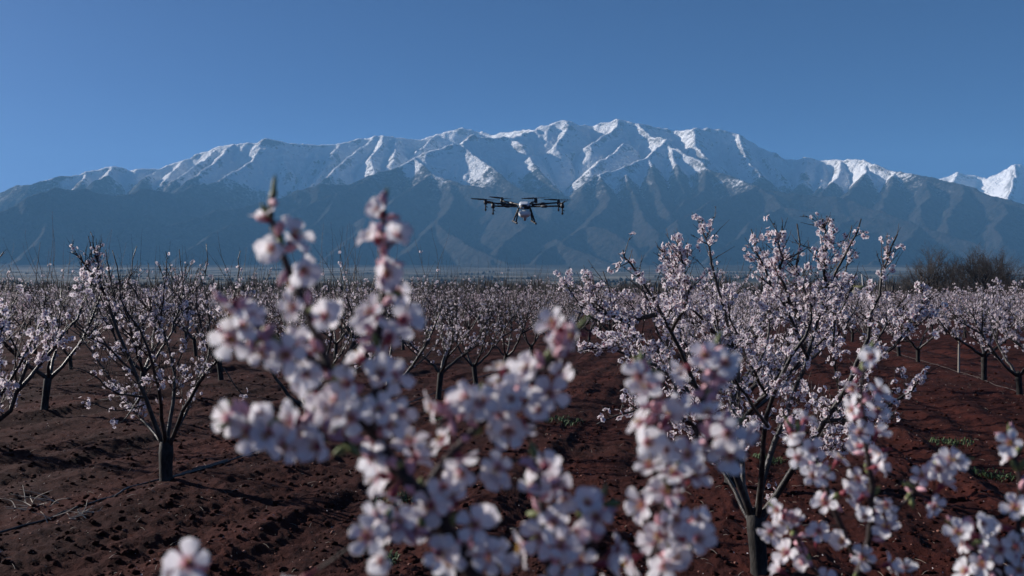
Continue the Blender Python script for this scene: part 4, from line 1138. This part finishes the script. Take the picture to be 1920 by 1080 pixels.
def hedgerows():
    rng = np.random.default_rng(41); V = []; Q = []; k = 0
    v0, q0 = superbox(1, 1, 1, 2.2, 7, 4)
    for h in range(95):
        y = rng.uniform(900, 6300); x = rng.uniform(-.6, .6)*y; L = rng.uniform(60, 420); a = rng.normal(0, .35)+(.0 if rng.random() < .75 else 1.2)
        for c in range(int(L/9)):
            if rng.random() < .18: continue
            s_ = c*9-L/2; px_, py_ = x+s_*math.cos(a)+rng.normal(0, 3), y+s_*math.sin(a)+rng.normal(0, 3)
            if py_ < 800: continue
            z = 216*max(0, (py_-600)/6600)**1.55; r_ = rng.uniform(2.5, 6)
            V.append(v0*(1+rng.normal(0, .15, v0.shape))*np.array((r_*1.3, r_, r_*rng.uniform(.8, 1.5)))+np.array((px_, py_, z+r_*.4))); Q.append(q0+k); k += len(v0)
    tag(link('hedgerows', mesh_np('hedgerows', np.concatenate(V), [np.concatenate(Q)]), [M_FARWOOD]), 'thin dark hedges and tree belts between far fields', kind='stuff')
hedgerows()
def pole_and_hut():
    p = P(1621, 556, 240); x, y = p[0], p[1]
    t = Tubes(); top = P(1616.5, 515, 240)
    t.add([(0, 0, 0), ((top[0]-x)*.5, 0, top[2]*.5), (top[0]-x, 0, top[2])], [.24, .21, .17], 10)
    o = link('pole', t.mesh('pole'), [plain('pale_concrete', (.42, .41, .40), .7)], loc=(x, y, 0)); tag(o, 'pale leaning concrete pole beyond the orchard by the hut', 'pole')
    h = P(1612, 556, 236); r = empty('hut', (h[0], h[1], 0), 'small grey field hut with a yellowish roof far beyond the orchard', 'hut')
    def box(x0, x1, y0, y1, z0, z1):
        v = [(a, b, c) for c in (z0, z1) for b in (y0, y1) for a in (x0, x1)]
        return np.array(v, float), np.array([(0, 2, 3, 1), (4, 5, 7, 6), (0, 1, 5, 4), (2, 6, 7, 3), (0, 4, 6, 2), (1, 3, 7, 5)])
    v, f = box(-1.7, 1.7, -1.2, 1.2, 0, 3.6); link('wall', mesh_np('wall', v, [f]), [plain('hut_wall', (.2, .19, .18), .8)], r)
    v = np.array([(-1.9, -1.4, 3.6), (1.9, -1.4, 3.6), (1.9, 1.4, 3.6), (-1.9, 1.4, 3.6), (-1.5, 0, 4.6), (1.5, 0, 4.6)]); 
    link('roof', mesh_np('roof', v, [np.array([(0, 1, 5, 4), (2, 3, 4, 5), (3, 2, 1, 0)]), np.array([(1, 2, 5), (3, 0, 4)])]), [plain('hut_roof', (.22, .21, .09), .7)], r)
    v, f = box(-.45, .45, -1.24, -1.2, .02, 2.0); link('door', mesh_np('door', v, [f]), [plain('hut_door', (.08, .07, .06), .7)], r)
pole_and_hut()

# ------------------------------------------------------------------ small things on the soil
M_STONE = plain('red_stone', (.20, .085, .060), .85, 0, .35, 9)
M_HOSE = plain('black_hose', (.012, .012, .013), .45)
M_HOSE2 = plain('dusty_hose', (.07, .052, .045), .7)
M_DRY = plain('dry_straw', (.34, .29, .24), .8, 0, .3, 14)
M_WEED = plain('weed_green', (.055, .095, .028), .7, 0, .35, 14)
def on_ground(pts, lift=.0):
    pts = np.array(pts, float); z = soil_relief(pts[:, 0], pts[:, 1])
    return np.stack([pts[:, 0], pts[:, 1], z+lift], -1)
def hoses():
    rng = np.random.default_rng(3)
    def run(pix, r_, mat, label, wig, far):
        c = [ground_at(*p)[:2] for p in pix]
        d = unit(np.append(c[-1]-c[-2], 0))[:2]; c0 = c[0]-unit(np.append(c[1]-c[0], 0))[:2]*4
        c = [c0]+c+[c[-1]+np.array((ROW_SLOPE, 1))*far]
        c = resample([(a, b, 0) for a, b in c], 160)
        c[:, 0] += wig*(fbm(c[:, 1]*.8, c[:, 1]*0+2, 3, 55)-.5)
        p = on_ground(c[:, :2], r_*.8); z = p[:, 2].copy()
        for _ in range(6): z[1:-1] = np.maximum(p[1:-1, 2], (z[:-2]+z[2:])/2)
        p[:, 2] = z
        t = Tubes(); t.add(p, np.full(len(p), r_), 8)
        tag(link('irrigation_hose', t.mesh('irrigation_hose'), [mat]), label, 'hose', 'drip hoses along the tree rows')
    run([(0, 1020), (90, 992), (200, 952), (285, 915), (420, 880), (525, 848)], .010, M_HOSE, 'black drip hose along the row by the left tree', .15, 30)
    run([(1912, 746), (1860, 726), (1800, 702)], .006, M_HOSE2, 'pale drip line along the row at the right edge', .1, 10)
hoses()
def sapling():
    p = ground_at(1798, 704); t = Tubes()
    t.add(resample([(0, 0, -.1), (.0, 0, .3), (.01, .01, .75), (0, .02, 1.0)], 9), np.linspace(.030, .018, 9), 8)
    r = empty('young_tree', (p[0], p[1], ground_z(p[0], p[1])), 'thin pale stem of a young tree standing alone in the right-hand row', 'young tree')
    link('stem', t.mesh('stem'), [plain('young_bark', (.25, .22, .19), .7)], r)
    rng = np.random.default_rng(4); b = Tubes()
    for k in range(5):
        a = rng.uniform(0, 6.28); q = np.array((0, .01, rng.uniform(.55, .98)))
        b.add([q, q+np.array((.1*math.cos(a), .1*math.sin(a), .12)), q+np.array((.16*math.cos(a), .16*math.sin(a), .32))], [.009, .006, .003], 4)
    link('twigs', b.mesh('twigs'), [M_TWIG], r)
sapling()
def clods_and_stones():
    rng = np.random.default_rng(21)
    def rock(seed, flat=.7):
        rg = np.random.default_rng(seed)
        v, q = superbox(1, .8, flat, 2.2, 8, 5); v = v*(1+rg.normal(0, .13, v.shape)); return v, q
    protos = [rock(s) for s in range(6)]
    me = []
    for v, q in protos:
        m = mesh_np('stone', v, [q], smooth=False); m.materials.append(M_STONE); me.append(m)
    # bigger stones that can be told apart
    seen = [(602, 905, 9, 'largest reddish stone on bare soil left of the central flower branch'), (490, 1003, 8, 'reddish stone on the soil straight below the left-hand blossom cluster'),
            (1540, 985, 10, 'flat pale stone beside the near blossoms right of the big trunk'), (232, 1012, 7, 'reddish stone on the soil below the drip hose'),
            (458, 1038, 9, 'elongated pale stone low on the soil right of the single bottom blossom'), (624, 993, 9, 'pale stone left of the lowest blossom cluster'),
            (372, 882, 9, 'brown stone on the soil just right of the dark left trunk'), (1235, 985, 8, 'reddish stone in the wheel rut behind the near blossoms'),
            (1905, 880, 7, 'reddish stone by the right edge of the picture'), (95, 1028, 7, 'reddish stone near the lower left corner'),
            (1345, 1060, 9, 'reddish stone on the soil left of the big trunk'), (1760, 1010, 8, 'reddish stone between the two blossom sprays at lower right')]
    for n, (px, py, w, lab) in enumerate(seen):
        g = ground_at(px, py); s_ = w*g[1]/FPX*.55
        o = bpy.data.objects.new('stone', me[n % 6]); COL.objects.link(o)
        o.location = (g[0], g[1], ground_z(g[0], g[1])+s_*.25); o.scale = (s_, s_*.9, s_*.8); o.rotation_euler = (rng.uniform(-.3, .3), rng.uniform(-.3, .3), rng.uniform(0, 6.28))
        tag(o, lab, 'stone', 'stones on the tilled soil')
    # crumbs of soil, gravel and fallen petals: nobody could count them
    def scatter(name, n, smin, smax, mat, label, dmin, dmax, flat, pw=3.0):
        V = []; Q = []; k = 0; lo = [superbox(1, .85, .8, 2.2, 5, 3) for _ in range(6)]; lo = [(v*(1+rng.normal(0, .16, v.shape)), q) for v, q in lo]
        d = dmin*(dmax/dmin)**rng.uniform(0, 1, n); u = rng.uniform(-.56, .56, n); x = u*d; z = soil_relief(x, d)
        sz = smin+(smax-smin)*rng.uniform(0, 1, n)**pw
        rot = rng.uniform(0, 6.28, n)
        for i in range(n):
            v, q = lo[i % 6]; c, s_ = math.cos(rot[i]), math.sin(rot[i])
            w = v*sz[i]*np.array((1, 1, flat)); w = np.stack([w[:, 0]*c-w[:, 1]*s_+x[i], w[:, 0]*s_+w[:, 1]*c+d[i], w[:, 2]+z[i]+sz[i]*flat*.2], -1)
            V.append(w); Q.append(q+k); k += len(v)
        tag(link(name, mesh_np(name, np.concatenate(V), [np.concatenate(Q)]), [mat]), label, kind='stuff')
    scatter('soil_clods', 9500, .006, .045, M_SOIL, 'crumbled clods of red soil all over the tilled ground', 6.6, 26, .7, 4.0)
    scatter('gravel', 1500, .006, .022, M_STONE, 'small reddish gravel sprinkled over the soil', 6.6, 24, .6, 3.0)
    # straw bits and petals
    n = 1300; d = 6.6*(34/6.6)**rng.uniform(0, 1, n); u = rng.uniform(-.56, .56, n); x = u*d; z = soil_relief(x, d)
    dirs = rng.normal(0, .5, (n, 3))+np.array((0, 0, 1.0)); pos = np.stack([x, d, z+.012], -1)
    v = np.array([(-.5, -.35, 0), (.5, -.3, .05), (.55, .3, .1), (-.45, .35, .02)]); R = rot_to(dirs, rng.uniform(0, 6.28, n))
    vv = np.einsum('nij,kj->nki', R, v)*rng.uniform(.006, .015, n)[:, None, None]+pos[:, None]
    tag(link('fallen_petals', mesh_np('fallen_petals', vv.reshape(-1, 3), [(np.arange(n)[:, None]*4+np.arange(4)[None])], attrs={'base': np.zeros(4*n)}), [plain('shade_dulled_petal', (.42, .36, .36), .8)]), 'pale fallen petals scattered on the soil', kind='stuff')  # petal colour dulled to paint in the shade on the ground
    t = Tubes()
    for k in range(1500):
        dd = 6.8*(30/6.8)**rng.random(); xx = rng.uniform(-.56, .56)*dd
        # more litter in the strip under the trees
        if rng.random() < .6:
            kk = rng.integers(-2, 3); xx = ROW_X(kk, dd)+rng.normal(0, .5)
            if abs(xx) > .58*dd: continue
        zz = ground_z(xx, dd); a = rng.uniform(0, 6.28); l = rng.uniform(.02, .09)
        p = np.array((xx, dd, zz+.006)); e = p+np.array((l*math.cos(a), l*math.sin(a), rng.uniform(0, .03)))
        t.add([p, (p+e)/2+(0, 0, .006), e], [.0018, .0018, .001], 3, cap=False)
    tag(link('dry_stalks', t.mesh('dry_stalks', smooth=False), [M_DRY]), 'dry pale stalks and straw littered under the trees', kind='stuff')
clods_and_stones()
def weeds_and_prunings():
    rng = np.random.default_rng(17)
    for px, py, R_, lab in ((742, 938, .22, 'small green weed patch left of the central flower branch'), (830, 790, .22, 'green grass tuft beside the front trunk of the central row'), (1055, 795, .40, 'low green weeds in the lane left of the big tree'), (1785, 828, .30, 'dull green weed clump on the soil at the right'), (1860, 885, .2, 'small weed tuft low at the right edge'), (1440, 865, .2, 'little green tuft behind the big tree trunk'), (720, 1064, .12, 'tiny green tuft at the bottom under the near blossoms')):
        g = ground_at(px, py); V = []; F = []; n = 0
        for k in range(int(420*R_)+40):
            a = rng.uniform(0, 6.28); q = R_*rng.uniform(0, 1)**.6; x = q*math.cos(a); y = q*math.sin(a)*1.3
            z = ground_z(g[0]+x, g[1]+y); h = rng.uniform(.03, .09); b = rng.uniform(0, 6.28); w = rng.uniform(.004, .010); o = np.array((math.cos(b), math.sin(b)))
            p = np.array((x, y, z-.005)); s_ = np.array((-o[1], o[0], 0))*w; t1 = p+np.array((*o*h*.35, h*.7)); t2 = p+np.array((*o*h*.9, h*.75))
            V += [p-s_*.5, p+s_*.5, t1+s_, t1-s_, t2]; F += [(n, n+1, n+2), (n, n+2, n+3), (n+3, n+2, n+4)]; n += 5
        o = link('weed_clump', mesh_np('weed_clump', V, [np.array(F)]), [M_WEED], loc=(g[0], g[1], 0)); tag(o, lab, 'weeds', 'weed clumps on the soil', 'stuff')
    for px, py, R_, lab in ((68, 965, .36, 'pale dry pruned twigs lying near the left edge'), (150, 992, .2, 'small heap of dry grey prunings below the hose'), (860, 772, .3, 'pale flowering prunings at the foot of the front central tree')):
        g = ground_at(px, py); t = Tubes(); z0 = ground_z(g[0], g[1])
        for k in range(16):
            a = rng.uniform(0, 6.28); o = np.array((math.cos(a), math.sin(a)*.7, rng.uniform(.05, .7))); q = np.array((rng.normal(0, .1), rng.normal(0, .1), .01)); l = R_*rng.uniform(.4, 1.0)
            p = resample([q, q+o*l*.5+rng.normal(0, .03, 3)*(1, 1, .3), q+o*l*np.array((1, 1, .8))], 7); t.add(p, np.linspace(.0055, .002, 7), 4)
        o = link('dry_prunings', t.mesh('dry_prunings'), [M_DRY], loc=(g[0], g[1], z0)); tag(o, lab, 'prunings', 'dry prunings on the soil')
weeds_and_prunings()
